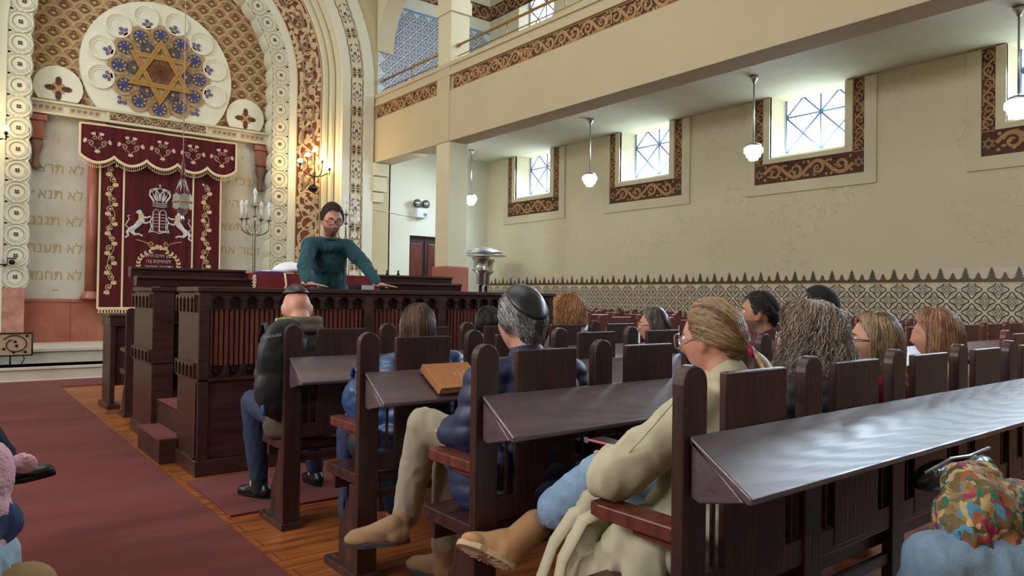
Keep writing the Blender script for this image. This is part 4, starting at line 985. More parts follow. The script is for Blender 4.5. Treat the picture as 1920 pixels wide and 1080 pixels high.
side_pier('entrance_pier', 1.41, 1.56, 5.31, 5.84); side_pier('rear_pier', 1.41, 1.58, 6.70, 7.44)
m = MB(); m.box(1.56, BX1-.05, 7.36, 7.44, 0, 1.38); m.box(BX1-.14, BX1-.0, 5.36, 7.44, 0, 1.285); m.box(BX1-.17, BX1+.03, 5.36, 7.44, 1.285, BZ); m.build('rear_and_right_walls', wood, t, bevel=.005)
m = MB(); m.box(1.56, BX1-.14, 5.37, 7.36, .0, .36); m.box(1.45, 1.56, 5.85, 6.69, 0, .355); m.build('deck', wood, t)
m = MB(); m.box(1.452, BX1-.15, 5.86, 6.68, .36, .368); m.build('deck_carpet', carpet, t)
# inner shelves seen through the entrance
m = MB()
for z_ in (.55, .72, .98): m.box(1.60, 2.3, 7.26, 7.36, z_, z_+.02)
m.build('inner_shelf', wood, t, bevel=.002)
for (a, b) in ((1.33, 2.33), (3.70, 4.76)):
    m = MB()
    for (y, z0, z1) in ((6.96, 1.33, 1.42), (7.16, 1.41, 1.505)):
        P = [(y, z0), (y+.10, z0), (y+.12, z1-.02), (y+.14, z1), (y-.03, z1), (y-.03, z1-.022), (y-.012, z1-.03)]
        m.prism(P, lambda u, v, w_: (w_, u, v), a+(.0 if y < 7 else -.01), b)
    for x in ([a+.2, b-.1]): m.box(x, x+.06, 7.0, 7.3, .36, 1.36)
    m.build('stepped_rail', wood, t, bevel=.003)
for x in (3.78, 3.92, 4.06):
    m = MB(); m.lathe([(.016, 0), (.016, .025), (.008, .03), (.014, .045), (.002, .06)], (x, 7.2, 1.505), 8); m.build('rail_peg', iron, t)
t = thing('carpeted_step', 'low wooden step topped with burgundy carpet at the platform entrance', 'step', (1.28, 5.79, 0))
m = MB(); m.box(0, .125, 0, .74, 0, .175); m.box(.01, .16, .05, .735, .002, .17); m.build('riser', wood, t, bevel=.004)
m = MB(); m.box(-.004, .165, .0, .745, .175, .187); m.build('tread_carpet', carpet, t)
# table with red cloth
t = thing('cloth_covered_table', 'table under a red cloth edged with cream fringe, behind the standing man', 'table', (2.37, 6.93, .36))
m = MB(); m.box(0, 1.30, 0, .42, 1.09, 1.115)
for x in (.03, 1.22):
    for y in (.03, .34): m.box(x, x+.05, y, y+.05, 0, 1.09)
m.build('table_frame', wood, t)
m = MB(); m.grid(40, 8, lambda u, v: (-.01+1.32*u, -.012-.010*sin(u*40)*(1-v), .55+.57*v)); m.grid(40, 2, lambda u, v: (-.01+1.32*u, -.012+.44*v, 1.12)); m.grid(10, 8, lambda u, v: (-.012-.01*sin(u*14)*(1-v), -.01+.44*u, .55+.57*v))
m.build('cloth', redcloth, t, fix=False)
m = MB()
for i in range(12): z_ = .75+.03*i; m.ball((-.03, -.02, z_), .016, 6, 0, (1, .6, 1)); m.tube([(-.03, -.02, z_), (-.055, -.03, z_-.03)], .005, 5)
m.tube([(.26, -.03, 1.12), (.275, -.035, 1.0), (.255, -.035, .96), (.285, -.035, .93), (.26, -.035, .9), (.28, -.035, .86)], .009, 6); m.tube([(.245, -.035, .95), (.29, -.04, .93), (.25, -.04, .91), (.29, -.04, .89)], .008, 6)
m.build('fringe_and_tassel', fringe, t)
tagb(MB().box(2.42, 2.64, 6.98, 7.2, 1.481, 1.497), 'blue_folder', mat('blue_card', rgb(36, 60, 140), .5), 'dark blue folder lying on the left of the red cloth', 'folder', bevel=.003)
tagb(MB().box(2.52, 3.0, 7.0, 7.25, 1.498, 1.512), 'paper_stack', mat('paper', rgb(226, 228, 232), .7), 'stack of white papers on the red-clothed table', 'papers', bevel=.002)
m = MB(); m.lathe([(.17, 0), (.165, .02), (.14, .05), (.09, .078), (.03, .09), (.001, .092)], (2.78, 7.14, 1.513), 20, fl=lambda a: 1+.05*sin(3*a)); tagb(m, 'white_cloth_bundle', mat('white_linen', rgb(226, 228, 234), .8, bump=.3, bscale=20), 'folded white cloth heaped on papers on the red table', 'cloth')
# small book with pale cover on the ledge
t = thing('pocket_book', 'small dark book with a pale blue-grey cover on the ledge between the man\'s hands', 'book', (2.60, 5.31, BZ))
m = MB(); m.box(0, .13, 0, .12, .002, .038); m.build('pages', mat('black_leather', rgb(22, 22, 26), .5), t, bevel=.004)
m = MB(); m.box(.06, .165, -.015, .10, .0, .036); m.build('cover', mat('pale_blue_cover', rgb(176, 186, 204), .45), t, bevel=.003)
# candelabra on the platform
cw = mat('candle_white', rgb(226, 226, 218), .4)
for x, y, lab in ((2.53, 7.50, 'tall silver five-armed candelabrum with white candle bulbs, left of the standing man'), (3.55, 7.50, 'silver candelabrum with white candle bulbs, partly hidden behind the standing man\'s head')):
    t = thing('candelabrum', lab, 'candelabrum', (x, y, 0), 0, 'candelabra flanking the table')
    m = MB(); m.lathe([(.14, 0), (.13, .03), (.04, .06), (.02, .1), (.018, 1.35), (.03, 1.37), (.018, 1.39)] + [(.014+.008*(i % 2), 1.40+.022*i) for i in range(24)] + [(.01, 1.95)], n=12)
    m.tube([(0, 0, 1.9), (0, 0, 2.18)], .008, 8); m.ball((0, 0, 2.08), .022, 8, 0, (1, 1, .7)); m.build('stem', oldsilver, t)
    for sx, zt in ((-.14, 2.04), (-.075, 2.05), (0, 2.18), (.075, 2.05), (.14, 2.04)):
        m = MB(); dy = 0 if sx in (0,) else (.03 if abs(sx) < .1 else -.02)
        if sx: m.tube([(0, 0, 1.88)] + [(sx*sin(q*pi/2), dy*sin(q*pi/2), 1.96-.08*cos(q*pi/2)) for q in (.25, .5, .75, 1)] + [(sx, dy, zt)], .007, 8)
        m.lathe([(.008, -.01), (.03, .0), (.03, .008), (.012, .01)], (sx, dy, zt), 10); a = m.build('arm', oldsilver, t)
        m = MB(); m.lathe([(.012, .01), (.012, .11), (.010, .112), (.020, .135), (.018, .165), (.007, .19), (.001, .195)], (sx, dy, zt), 10); m.build('candle_bulb', cw, a)
# ---- carpets
m = MB(); m.grid(6, 40, lambda u, v: (-.35+1.60*u, -1.0+12.15*v, .012+.001*sin(v*60)), smooth=True); tagb(m, 'aisle_runner', carpet, 'long burgundy carpet runner down the aisle to the altar steps', 'carpet', fix=False)
tagb(MB().box(-3.0, 5.5, 11.15, 11.95, .001, .013), 'cross_runner', carpet, 'burgundy carpet strip lying across in front of the altar steps', 'carpet')
tagb(MB().box(1.31, 5.0, 4.20, 5.13, .001, .014), 'platform_mat', carpet, 'burgundy carpet strip between the fourth pew and the reading platform', 'carpet')
# ---- pendant lamps
opal = mat('opal_glass_lit', (.8, .74, .66), .3, emit=(1, .9, .74), estr=3.2)
for y, lab in ((12.34, 'farthest small pendant lamp with a fluted opal shade'), (8.81, 'middle pendant lamp with a fluted opal shade, beside the second window'), (5.64, 'pendant lamp with a fluted opal shade in front of the third window'), (2.55, 'pendant lamp cut by the right edge of the picture')):
    t = thing('pendant_lamp', lab, 'lamp', (8.66, y, 3.19), 0, 'opal pendant lamps under the gallery')
    m = MB(); m.lathe([(.06, 1.16), (.055, 1.12), (.025, 1.08), (.02, 1.06)], n=14); m.tube([(0, 0, .24), (0, 0, 1.1)], .011, 8); m.build('rod', chrome, t)
    m = MB(); m.lathe([(.10, .19), (.10, .215), (.05, .235), (.02, .25)], n=18); m.build('fitter', chrome, t)
    m = MB(); m.lathe([(.02, -.0), (.055, .0), (.068, .03), (.092, .05), (.10, .09), (.122, .105), (.122, .165), (.10, .185), (.09, .19)], n=54, fl=lambda a: 1+.045*cos(18*a)); m.build('fluted_shade', opal, t)
# ---- patio heaters
for x, y, lab, z_ in ((8.33, 11.5, 'steel patio heater with a wide mirror hood beside the column', 0), (9.05, 12.3, 'second patio heater, partly behind the first', 0)):
    t = thing('patio_heater', lab, 'heater', (x, y, .0), 0, 'patio heaters')
    m = MB(); m.lathe([(.22, 0), (.22, .5), (.2, .62), (.04, .64)], n=20); m.build('base', mat('heater_grey', rgb(70, 72, 74), .4, metal=.5), t)
    m = MB(); m.tube([(0, 0, .6), (0, 0, 1.55)], .035, 10); m.build('post', iron, t)
    m = MB(); m.lathe([(.07, 1.5), (.08, 1.52), (.08, 1.72), (.15, 1.78), (.16, 1.80), (.15, 1.82), (.13, 1.84), (.14, 1.99), (.18, 2.02), (.18, 2.06), (.05, 2.08)], n=20); m.build('burner', chrome, t)
    m = MB(); m.lathe([(.43, 2.13), (.435, 2.14), (.36, 2.18), (.2, 2.235), (.05, 2.26), (.001, 2.262)], n=32); m.build('hood', silver, t)
# ---- book, umbrella, bags
t = thing('tan_book', 'thick tan leather prayer book lying on the third pew\'s desk board', 'book', (1.885, 2.825, .878), 0)
ang = atan2(.125, .175)
def bf(u, v, h):  # local desk plane of the third pew: u along x, v up the slope
    yy = v*cos(ang); zz = v*sin(ang); return (u - .10*v, yy-h*sin(ang)*1.0, zz+h*cos(ang))
tan = mat('tan_leather', rgb(180, 118, 74), .45, noise_amt=.15, nscale=20)
m = MB(); m.prism([(-.12, -.085), (.13, -.085), (.13, .085), (-.12, .085)], bf, .005, .011); m.prism([(-.12, -.085), (.13, -.085), (.13, .085), (-.12, .085)], bf, .036, .042); m.prism([(-.125, -.086), (-.118, -.086), (-.118, .086), (-.125, .086)], bf, .005, .042); m.build('cover', tan, t, bevel=.002)
m = MB(); m.prism([(-.112, -.08), (.125, -.08), (.125, .08), (-.112, .08)], bf, .011, .036); m.build('pages', mat('aged_pages', rgb(200, 164, 110), .8), t)
m = MB(); bf2 = lambda u, v, h: bf(.03+v*1.0, .0-u*1.0, .0425+h)
for i, (tx, s_) in enumerate((('סדור', .026), ('תפלה', .018), ('שבת', .014))): lettering(m, heb(tx), bf2, 0, .02-.026*i, s_, .001, 0)
m.build('gilt_title', mat('gilt_letters', rgb(236, 200, 140), .4), t, fix=False)
t = thing('umbrella', 'dark blue umbrella with a curved handle and clear tip hooked on the third pew', 'umbrella', (1.62, 3.36, .17))
navyp = mat('navy_plastic', rgb(28, 34, 110), .25)
m = MB(); m.tube([(0, .03, .02), (0, .01, .3), (0, -.02, .55), (-.0, -.04, .72)] , .006, 8); m.tube([(0, -.04, .60), (0, -.045, .70)] + [(0, -.045-.03+.03*cos(a)+.0, .70+.045*sin(a)) for a in [pi*i/8 for i in range(9)]] + [(0, -.105, .66)], .011, 10); m.build('handle', navyp, t)
m = MB(); m.lathe([(.004, -.02), (.006, .06), (.010, .08), (.032, .30), (.036, .42), (.02, .5), (.008, .52)], (0, .0, 0), 10, fl=lambda a: 1+.18*sin(5*a)); m.build('furled_canopy', mat('navy_umbrella_cloth', rgb(40, 44, 80), .4), t)
# ================================================================ people
skin = mat('skin_fair', rgb(206, 152, 128), .5, noise_amt=.08, nscale=14, col2=rgb(192, 132, 112))
skin2 = mat('skin_olive', rgb(184, 128, 100), .5, noise_amt=.08, nscale=14)
lipm = mat('lips', rgb(160, 92, 84), .45); stubble = mat('stubble_skin', rgb(128, 92, 78), .6)
def ball_pts(c, rad, M=None, nu=20, nv=12):
    vs = []; 
    for j in range(nv+1):
        t = pi*j/nv
        for i in range(nu):
            a = 2*pi*i/nu; p = Vector((rad[0]*sin(t)*cos(a), rad[1]*sin(t)*sin(a), -rad[2]*cos(t)))
            if M is not None: p = M @ p
            vs.append(Vector(c)+p)
    fs = [(j*nu+i, j*nu+(i+1) % nu, (j+1)*nu+(i+1) % nu, (j+1)*nu+i) for j in range(nv) for i in range(nu)]
    return vs, fs
class Blob(MB):
    def ell(s, c, r, M=None, nu=20, nv=12):
        v, f = ball_pts(c, r if isinstance(r, (tuple, list)) else (r, r, r), M, nu, nv); s.add(v, f); return s
    def cap(s, a, ra, b, rb, flat=1, up=None, n=14):
        a, b = Vector(a), Vector(b); L = (b-a).length
        if L < 1e-5: return s
        d = (b-a).normalized(); up = Vector(up) if up is not None else Vector((0, 0, 1))
        if abs(d.dot(up)) > .95: up = Vector((0, 1, 0)) if abs(d.y) < .9 else Vector((1, 0, 0))
        x = d.cross(up).normalized(); y = x.cross(d).normalized(); vs = []; rings = []
        for k in range(5): t = -pi/2+pi/2*k/4*.98; rings.append((a, ra, sin(t), max(.03, cos(t))))
        for k in range(1, 5): t = pi/2*k/4*.98; rings.append((b, rb, sin(t), max(.03, cos(t))))
        rings.insert(5, (b, rb, 0, 1))
        for c, r, sh, q in rings:
            for i in range(n):
                t = 2*pi*i/n; vs.append(c+d*r*sh*(1)+x*cos(t)*r*q+y*sin(t)*r*q*flat)
        m = len(rings); fs = [(j*n+i, j*n+(i+1) % n, (j+1)*n+(i+1) % n, (j+1)*n+i) for j in range(m-1) for i in range(n)]
        fs += [tuple(range(n))[::-1], tuple(range((m-1)*n, m*n))]
        s.add(vs, fs); return s
    def chain(s, pts, rs, flat=1, up=None):
        for i in range(len(pts)-1): s.cap(pts[i], rs[i], pts[i+1], rs[i+1], flat, up)
        return s
    def fuse(s, name, mats, parent, vox=.012, smooth=4, disp=None, mfn=None, org=(0, 0, 0), post=None):
        me = bpy.data.meshes.new('tmp'); me.from_pydata(s.v, [], s.f)
        bm = bmesh.new(); bm.from_mesh(me); bmesh.ops.recalc_face_normals(bm, faces=bm.faces); bm.to_mesh(me); bm.free()
        o = bpy.data.objects.new('tmp', me); COL.objects.link(o)
        r = o.modifiers.new('r', 'REMESH'); r.mode = 'VOXEL'; r.voxel_size = vox
        if smooth: q = o.modifiers.new('s', 'SMOOTH'); q.factor = .5; q.iterations = smooth
        dg = bpy.context.evaluated_depsgraph_get(); dg.update()
        m2 = bpy.data.meshes.new_from_object(o.evaluated_get(dg)); bpy.data.objects.remove(o); bpy.data.meshes.remove(me)
        if disp:
            ns = [v.normal.copy() for v in m2.vertices]; co = [v.co.copy() for v in m2.vertices]
            for v, n, c in zip(m2.vertices, ns, co): v.co = c + n*disp(c, n)
        if post:
            for v in m2.vertices: v.co = post(v.co)
        if not isinstance(mats, (list, tuple)): mats = [mats]
        for m in mats: m2.materials.append(m)
        if mfn:
            for p in m2.polygons: p.material_index = mfn(p.center, p.normal)
        m2.polygons.foreach_set('use_smooth', [True]*len(m2.polygons))
        O = Vector(org); m2.transform(Matrix.Translation(-O)); m2.update(); m2.name = name
        return link(bpy.data.objects.new(name, m2), parent)
def folds(a=.008, f=7, seed=0):
    s = Vector((seed*3.1, seed*1.7, 0))
    def g(c, n):
        q = Vector((c.x*f, c.y*f, c.z*f*.6))+s; w_ = noise.noise(q); return a*w_ + a*.6*(1-abs(noise.noise(q*2.3))*2.2)
    return g
def puffer(a=.010, p=.062, seed=0, org=0):
    def g(c, n): return a*(abs(sin((c.z+.15*(c.y))*pi/p))**.6) + .006*noise.noise(c*9+Vector((seed, 0, 0)))
    return g
def hm(c, heading=0, nod=0, roll=0, s=1):
    """head frame: +Y face, heading turns left, nod tips the face down"""
    return Matrix.Translation(Vector(c)) @ Matrix.Rotation(heading, 4, 'Z') @ Matrix.Rotation(roll, 4, 'Y') @ Matrix.Rotation(-nod, 4, 'X') @ Matrix.Scale(s, 4)
def head_shape(d):
    x, y, z = d; a, b, c = .074, .094, .116
    p = Vector((x*a, y*b, z*c))
    if z < 0:
        t = -z; p.x *= 1-.30*t**1.5; 
        if y < 0: p.y *= 1-.42*t
        else: p.y *= 1-.10*t; p.y += .012*t*max(0, 1-abs(x)*1.6)
    else: p.x *= 1+.04*z; p.y -= .004*z
    if y > 0:
        X, Z = p.x, p.z; g = lambda u, s_: math.exp(-(u/s_)**2)
        nb = g(X, .011)*(.0+ (.30+.70*max(0, min(1, (.022-Z)/.050))) if -.032 < Z < .024 else (g(Z+.032, .007) if Z <= -.032 else .3*g(Z-.024, .010)))
        p.y += .024*nb + .008*g(abs(X)-.012, .006)*g(Z+.030, .007)
        p.y -= .010*g(abs(X)-.031, .015)*g(Z-.010, .012)
        p.y += .005*g(X, .045)*g(Z-.030, .008)
        p.y += .004*g(abs(X)-.040, .016)*g(Z+.022, .014)
        p.y += .006*g(X, .022)*(g(Z+.058, .006)+.9*g(Z+.070, .006)) - .003*g(X, .022)*g(Z+.064, .002)
        p.y += .006*g(X, .022)*g(Z+.098, .012)
    return p
def add_head(B, M, nu=72, nv=56, ears=True):
    vs = []
    for j in range(nv+1):
        t = pi*j/nv
        for i in range(nu):
            a = 2*pi*i/nu; vs.append(M @ head_shape((sin(t)*cos(a), sin(t)*sin(a), -cos(t))))
    B.add(vs, [(j*nu+i, j*nu+(i+1) % nu, (j+1)*nu+(i+1) % nu, (j+1)*nu+i) for j in range(nv) for i in range(nu)])
    if ears:
        R = M.to_3x3()
        for s in (-1, 1):
            E = R @ Matrix.Rotation(-s*.35, 3, 'Z') @ Matrix.Rotation(.12, 3, 'X')
            c = M @ Vector((s*.079, -.006, -.006))
            B.ell(c, (.007, .017, .030), E, 14, 10); B.ell(M @ Vector((s*.083, -.012, .006)), (.005, .013, .020), E, 12, 8); B.ell(M @ Vector((s*.076, .002, -.030)), (.006, .009, .011), E, 12, 8)
def add_hand(B, w, d, nrm, curl=.3, side=1, s=1.0, spread=.10, tcurl=.4):
    """five fingers: wrist w, pointing d, nrm = back of the hand, side +1 thumb on d x nrm side"""
    w, d, n = Vector(w), Vector(d).normalized(), Vector(nrm).normalized(); n = (n-d*n.dot(d)).normalized(); t = d.cross(n).normalized()*side
    B.cap(w-d*.02, .024*s, w+d*.035*s+n*.002, .030*s, .62, n)
    kn = []
    for i, (off, L) in enumerate(((.030, .075), (.010, .085), (-.010, .078), (-.029, .060))):
        k = w+d*(.082-.004*abs(i-1))*s+t*off*s; kn.append(k)
        B.cap(w+d*.02*s+t*off*.6*s, .017*s, k, .0125*s, .85, n)
        a = d*cos(0)+t*(off*3.2*spread/.1); a.normalize(); p = k; ang = curl*.35; r = .0095*s
        for seg, fr_ in enumerate((.46, .30, .24)):
            v = (a*cos(ang)-n*sin(ang)); q = p+v*L*fr_*s; B.cap(p, r, q, r*.92, 1, n, 10); p = q; r *= .92; ang += curl*(.7+.2*seg)
    b = w+t*.022*s+d*.018*s; v1 = (t*.75+d*.75-n*.15).normalized(); q = b+v1*.042*s; B.cap(b, .016*s, q, .0115*s, 1, n, 10)
    v2 = (t*(.55-tcurl*.4)+d*.85-n*tcurl*.5).normalized(); q2 = q+v2*.030*s; B.cap(q, .0115*s, q2, .010*s, 1, n, 10); B.cap(q2, .010*s, q2+(v2-n*.2).normalized()*.022*s, .0085*s, 1, n, 10)
def shoe(name, m_, parent, org, heel, toe, up=(0, 0, 1), shaft=None, sole=None, w_=.046, h=.07, solemat=None, shaft_r=.05):
    """a shoe from heel to toe; up is the direction out of the sole"""
    h0, t0 = Vector(heel), Vector(toe); d = (t0-h0); L = d.length; d.normalize(); u = Vector(up); u = (u-d*u.dot(d)).normalized(); s_ = d.cross(u)
    B = Blob(); R = Matrix((s_, d, u)).transposed()
    B.ell(h0+d*.035+u*.04, (w_*.82, .045, .045), R); B.ell(h0+d*L*.50+u*.036, (w_*.86, L*.34, .038), R); B.ell(h0+d*(L*.74)+u*.028, (w_, L*.27, .030), R)
    B.ell(h0+d*L*.36+u*(.055), (w_*.78, L*.26, .035), R)
    if shaft is not None:
        B.cap(h0+d*.048+u*.045, shaft_r*.92, Vector(shaft), shaft_r); B.cap(h0+d*.06+u*.075, .046, h0+d*L*.55+u*.046, .038); B.cap(h0+d*L*.55+u*.046, .038, h0+d*(L-.045)+u*.034, .032)
    else: B.ell(h0+d*.05+u*.07, (w_*.75, .045, .03), R)
    o = B.fuse(name, m_, parent, .008, 3, org=org)
    m = MB(); out = []
    for i in range(28):
        a = 2*pi*i/28; y = cos(a); x = sin(a); wx = w_*(1.0 if y > 0 else .80)*(1-.10*max(0, -y)); yy = .5+.5*y
        out.append((x*wx*(1-.12*max(0, y)**2), yy*(L+.012)-.006))
    m.prism(out, lambda a, b, c: tuple(h0+s_*a+d*b+u*c-Vector(org)), -.004, .017)
    if 'gum' in (solemat.name if solemat else ''):
        for k in range(16):
            a = 2*pi*k/16; c0 = (0, L*.5); r0, r1 = .25, .86; q0 = (c0[0]+w_*r0*sin(a), c0[1]+L*.5*r0*cos(a)); q1 = (c0[0]+w_*r1*sin(a+.2), c0[1]+L*.5*r1*cos(a+.2))
            m.ribbon([q0, ((q0[0]+q1[0])/2+.004, (q0[1]+q1[1])/2), q1], .007, lambda x, y, h: tuple(h0+s_*x+d*y-u*(.004+h)-Vector(org)), .005, 0, ridge=.3)
    m.build('sole', solemat or iron, o, bevel=.003)
    return o
def glasses(M, org, parent, m_=None, r=(.021, .017), w_=.0016, drop=0, lens=None):
    o_ = Vector(org); m = MB(); m_ = m_ or mat('dark_frame', (.03, .025, .02), .35)
    P = lambda x, y, z: tuple((M @ Vector((x, y, z)))-o_)
    for s in (-1, 1):
        q = []
        for i in range(20):
            a = 2*pi*i/20; q.append(P(s*.031+r[0]*math.copysign(abs(cos(a))**.75, cos(a)), .106-.12*abs(s*.031+r[0]*cos(a))**1.5*2, .006+drop+r[1]*math.copysign(abs(sin(a))**.75, sin(a))))
        m.tube(q+[q[0]], w_, 6)
        m.tube([P(s*.053, .095, .010+drop), P(s*.072, .080, .010+drop), P(s*.079, .0, .008), P(s*.078, -.015, -.006)], w_, 6)
    m.tube([P(-.010, .110, .010+drop), P(0, .113, .012+drop), P(.010, .110, .010+drop)], w_, 6)
    g = m.build('glasses', m_, parent)
    l = MB()
    for s in (-1, 1): l.poly([(s*.031+r[0]*.93*cos(a), .006+drop+r[1]*.93*sin(a)) for a in [2*pi*i/16 for i in range(16)]], lambda u, v, h: P(u, .106-.12*abs(u)**1.5*2, v), 0, 0)
    l.build('lens', paneM, g, fix=False)
def kippah(M, org, parent, m_, tilt=-.55, ang=.78, R=(.088, .108, .128), side=0, lift=.0, name='skullcap', peak=0):
    """cap: part of a slightly larger skull, axis tipped back by tilt"""
    o_ = Vector(org); m = MB(); nu, nv = 32, 9; T = Matrix.Rotation(-tilt, 3, 'X') @ Matrix.Rotation(side, 3, 'Y'); vs = []
    for j in range(nv+1):
        t = ang*j/nv
        for i in range(nu):
            a = 2*pi*i/nu; d = T @ Vector((sin(t)*cos(a), sin(t)*sin(a), cos(t)))
            k = 1+.012*abs(cos(2*a))*sin(pi*j/nv)+peak*(1-j/nv)
            vs.append(tuple(M @ Vector((d.x*R[0]*k, d.y*R[1]*k, d.z*R[2]*k+lift))-o_))
    m.add(vs, [(j*nu+i, j*nu+(i+1) % nu, (j+1)*nu+(i+1) % nu, (j+1)*nu+i) for j in range(nv) for i in range(nu)], 0, True)
    o = m.build(name, m_, parent); so = o.modifiers.new('thick', 'SOLIDIFY'); so.thickness = .004; so.offset = 1; return o
def hairmats(key, a, b, c, rough=.42):
    return [mat('hair_%s_mid' % key, a, rough, noise_amt=.25, nscale=30), mat('hair_%s_light' % key, b, rough-.05), mat('hair_%s_dark' % key, c, rough+.1)]
KEYS = {'short': [(0, .80), (.6, .80), (.85, 1.0), (1.1, 1.30), (1.27, 1.62), (1.42, 1.45), (1.75, 1.45), (2.1, 1.80), (3.2, 2.08)], 'long': [(0, .72), (.6, .80), (.95, 1.15), (1.15, 1.7), (1.4, 2.1), (3.2, 2.35)], 'tail': [(0, .76), (.7, .84), (1.0, 1.12), (1.25, 1.55), (1.40, 1.52), (1.6, 1.45), (1.9, 1.70), (2.3, 2.02), (3.2, 2.25)]}
def hair(M, org, parent, mats, style='long', n=900, length=.16, vol=1.10, face=.95, hairline=.98, part=.2, curl=0, seed=1, r=.0022, back=2.35, tail=None, taper=.4, cap=True, sweep=.9, flare=0, frizz=.004, steps=9, keys=None):
    """strands over a dark under-cap. face = half angle of the face opening (radians from +Y)"""
    rd = random.Random(seed); o_ = Vector(org); m = MB()
    A, Bq, Cq = .079*vol, .099*vol, .121*(1+(vol-1)*.8)
    def surf(th, ph, k=1.0):  # th from crown, ph from the face direction (+Y), left positive
        d = Vector((-sin(th)*sin(ph), sin(th)*cos(ph), cos(th)))
        low = max(0, -d.z); return Vector((d.x*A*(1-.12*low)*k, d.y*Bq*(1-(.25*low if d.y < 0 else 0))*k-.004, d.z*Cq*k+.002))
    K = keys or KEYS['tail' if tail is not None else style]
    def thmax(ph):
        q = abs(ph)
        for (a0, t0), (a1, t1) in zip(K, K[1:]):
            if q <= a1: return t0+(t1-t0)*(q-a0)/(a1-a0)
        return K[-1][1]
    if cap:
        nu, nv = 40, 14; vs = []
        for j in range(nv+1):
            for i in range(nu):
                ph = -pi+2*pi*i/nu; th = thmax(ph)*j/nv*.97+.001; vs.append(tuple(M @ surf(th, ph, .97)-o_))
        m.add(vs, [(j*nu+i, j*nu+(i+1) % nu, (j+1)*nu+(i+1) % nu, (j+1)*nu+i) for j in range(nv) for i in range(nu)], 2, True)
    down = Vector((0, 0, -1))
    def dirof(th, ph): return Vector((-sin(th)*sin(ph), sin(th)*cos(ph), cos(th)))
    def surfd(d, k):
        low = max(0, -d.z); return Vector((d.x*A*(1-.12*low)*k, d.y*Bq*(1-(.25*low if d.y < 0 else 0))*k-.004, d.z*Cq*k+.002))
    sd_ = Vector((seed*1.37, seed*.71, 0))
    for k in range(n):
        phx = rd.uniform(0, 2*pi); lay = rd.random(); kk = .985+.05*lay*vol; pts = []
        if tail is not None:
            for _ in range(9):
                d0 = Vector((rd.gauss(0, 1), rd.gauss(0, 1), rd.gauss(0, 1))).normalized(); ph = atan2(-d0.x, d0.y); th = math.acos(max(-1, min(1, d0.z)))
                if th < thmax(ph): break
            else: continue
            T = Vector(tail).normalized(); N = 9
            for i in range(N):
                u = i/(N-1)*.97; d = d0.slerp(T, u); lift = 1+.018*sin(pi*u)*(.5+lay)
                v = surfd(d, kk*lift+ (0 if i else -.03)); v = v*(1-u**6)+Vector(tail)*(u**6)
                w_ = Vector((rd.uniform(-1, 1), rd.uniform(-1, 1), rd.uniform(-1, 1)))*frizz*.6
                pts.append(M @ v + w_)
        elif style == 'short':
            for _ in range(9):
                d0 = Vector((rd.gauss(0, 1), rd.gauss(0, 1), rd.gauss(0, 1))).normalized(); ph = atan2(-d0.x, d0.y); th = math.acos(max(-1, min(1, d0.z)))
                if th < thmax(ph)*.99: break
            else: continue
            nz_ = noise.noise(d0*3+sd_); flow = (Vector((0, -.8, -.55))+Vector((d0.x*.5, 0, 0))+Vector((nz_, 0, nz_))*.5)
            if th < .9 and abs(ph) < 1.2 and length < .05: flow = Vector((nz_*.4, .5, .3))
            flow = (flow-d0*flow.dot(d0)).normalized(); tot = length*rd.uniform(.7, 1.1); N = 5; d = d0.copy()
            for i in range(N):
                v = surfd(d, (.97 if i == 0 else kk)+.02*i/N); pts.append(M @ v + Vector((rd.uniform(-1, 1), rd.uniform(-1, 1), rd.uniform(-1, 1)))*frizz*i/N)
                d = (d+flow*(tot/N/.1)).normalized()
        else:
            p_ = rd.uniform(-pi, pi); th = (rd.random()**.6)*min(1.6, thmax(p_))*.92+.03; L = 0; free = None; seg = .026
            tot = length*rd.uniform(.72, 1.08); i = 0; p_ += .0
            while i < 30:
                if free is None:
                    c_ = 0
                    while th > thmax(p_)*.99 and c_ < 40 and abs(p_) < 3: p_ += math.copysign(.05, p_); c_ += 1
                    q = M @ surfd(dirof(th, p_), (kk if i else .96)); th += seg/.105
                    p_ += .10*noise.noise(dirof(th, p_)*2.5+sd_)
                    if th > 1.72: free = q
                else:
                    c0 = M @ Vector((0, -.02, -.05)); rad = free-c0; rad.z = 0
                    q = free+down*seg+rad*(flare*seg*6)-rad*(taper*seg*(1 if L > .07 else 0)*3); free = q; L += seg
                    if L > tot: break
                w_ = Vector((rd.uniform(-1, 1), rd.uniform(-1, 1), rd.uniform(-1, 1)))*frizz*(i/8)
                w_ += Vector((noise.noise(q*22+sd_), noise.noise(q*22-sd_), 0))*.006
                if curl: w_ += Vector((sin(phx+i*2.3), cos(phx+i*2.3), sin(phx*2+i*1.9)*.8))*curl*min(1, i/3)
                pts.append(q+w_); i += 1
        if len(pts) > 1:
            g = noise.noise(pts[0]*28+sd_)+rd.uniform(-.35, .35); mi = 1 if g > .22 else (2 if g < -.25 else 0)
            rr = r*rd.uniform(.7, 1.3); m.tube([q-o_ for q in pts], [rr*(1-.55*j/(len(pts)-1)) for j in range(len(pts))], 3, mi, cap=False)
    if tail is not None:
        for k in range(n//5):
            T0 = M @ Vector(tail); a = rd.uniform(0, 2*pi); q = rd.uniform(0, 1)
            dirn = (M.to_3x3() @ Vector((rd.gauss(0, .25), -.9, -.35))).normalized(); pts = [T0-o_]
            for j in range(1, 8): pts.append(T0+dirn*.016*j+Vector((0, 0, -.0022*j*j))+Vector((cos(a), sin(a*1.3), sin(a)))*.016*q*sin(pi*min(1, j/5))-o_)
            m.tube(pts, [r*1.1]*7+[r*.3], 3, rd.choice((0, 1, 0, 1, 2)), cap=False)
    return m.build('hair', mats, parent, fix=False)
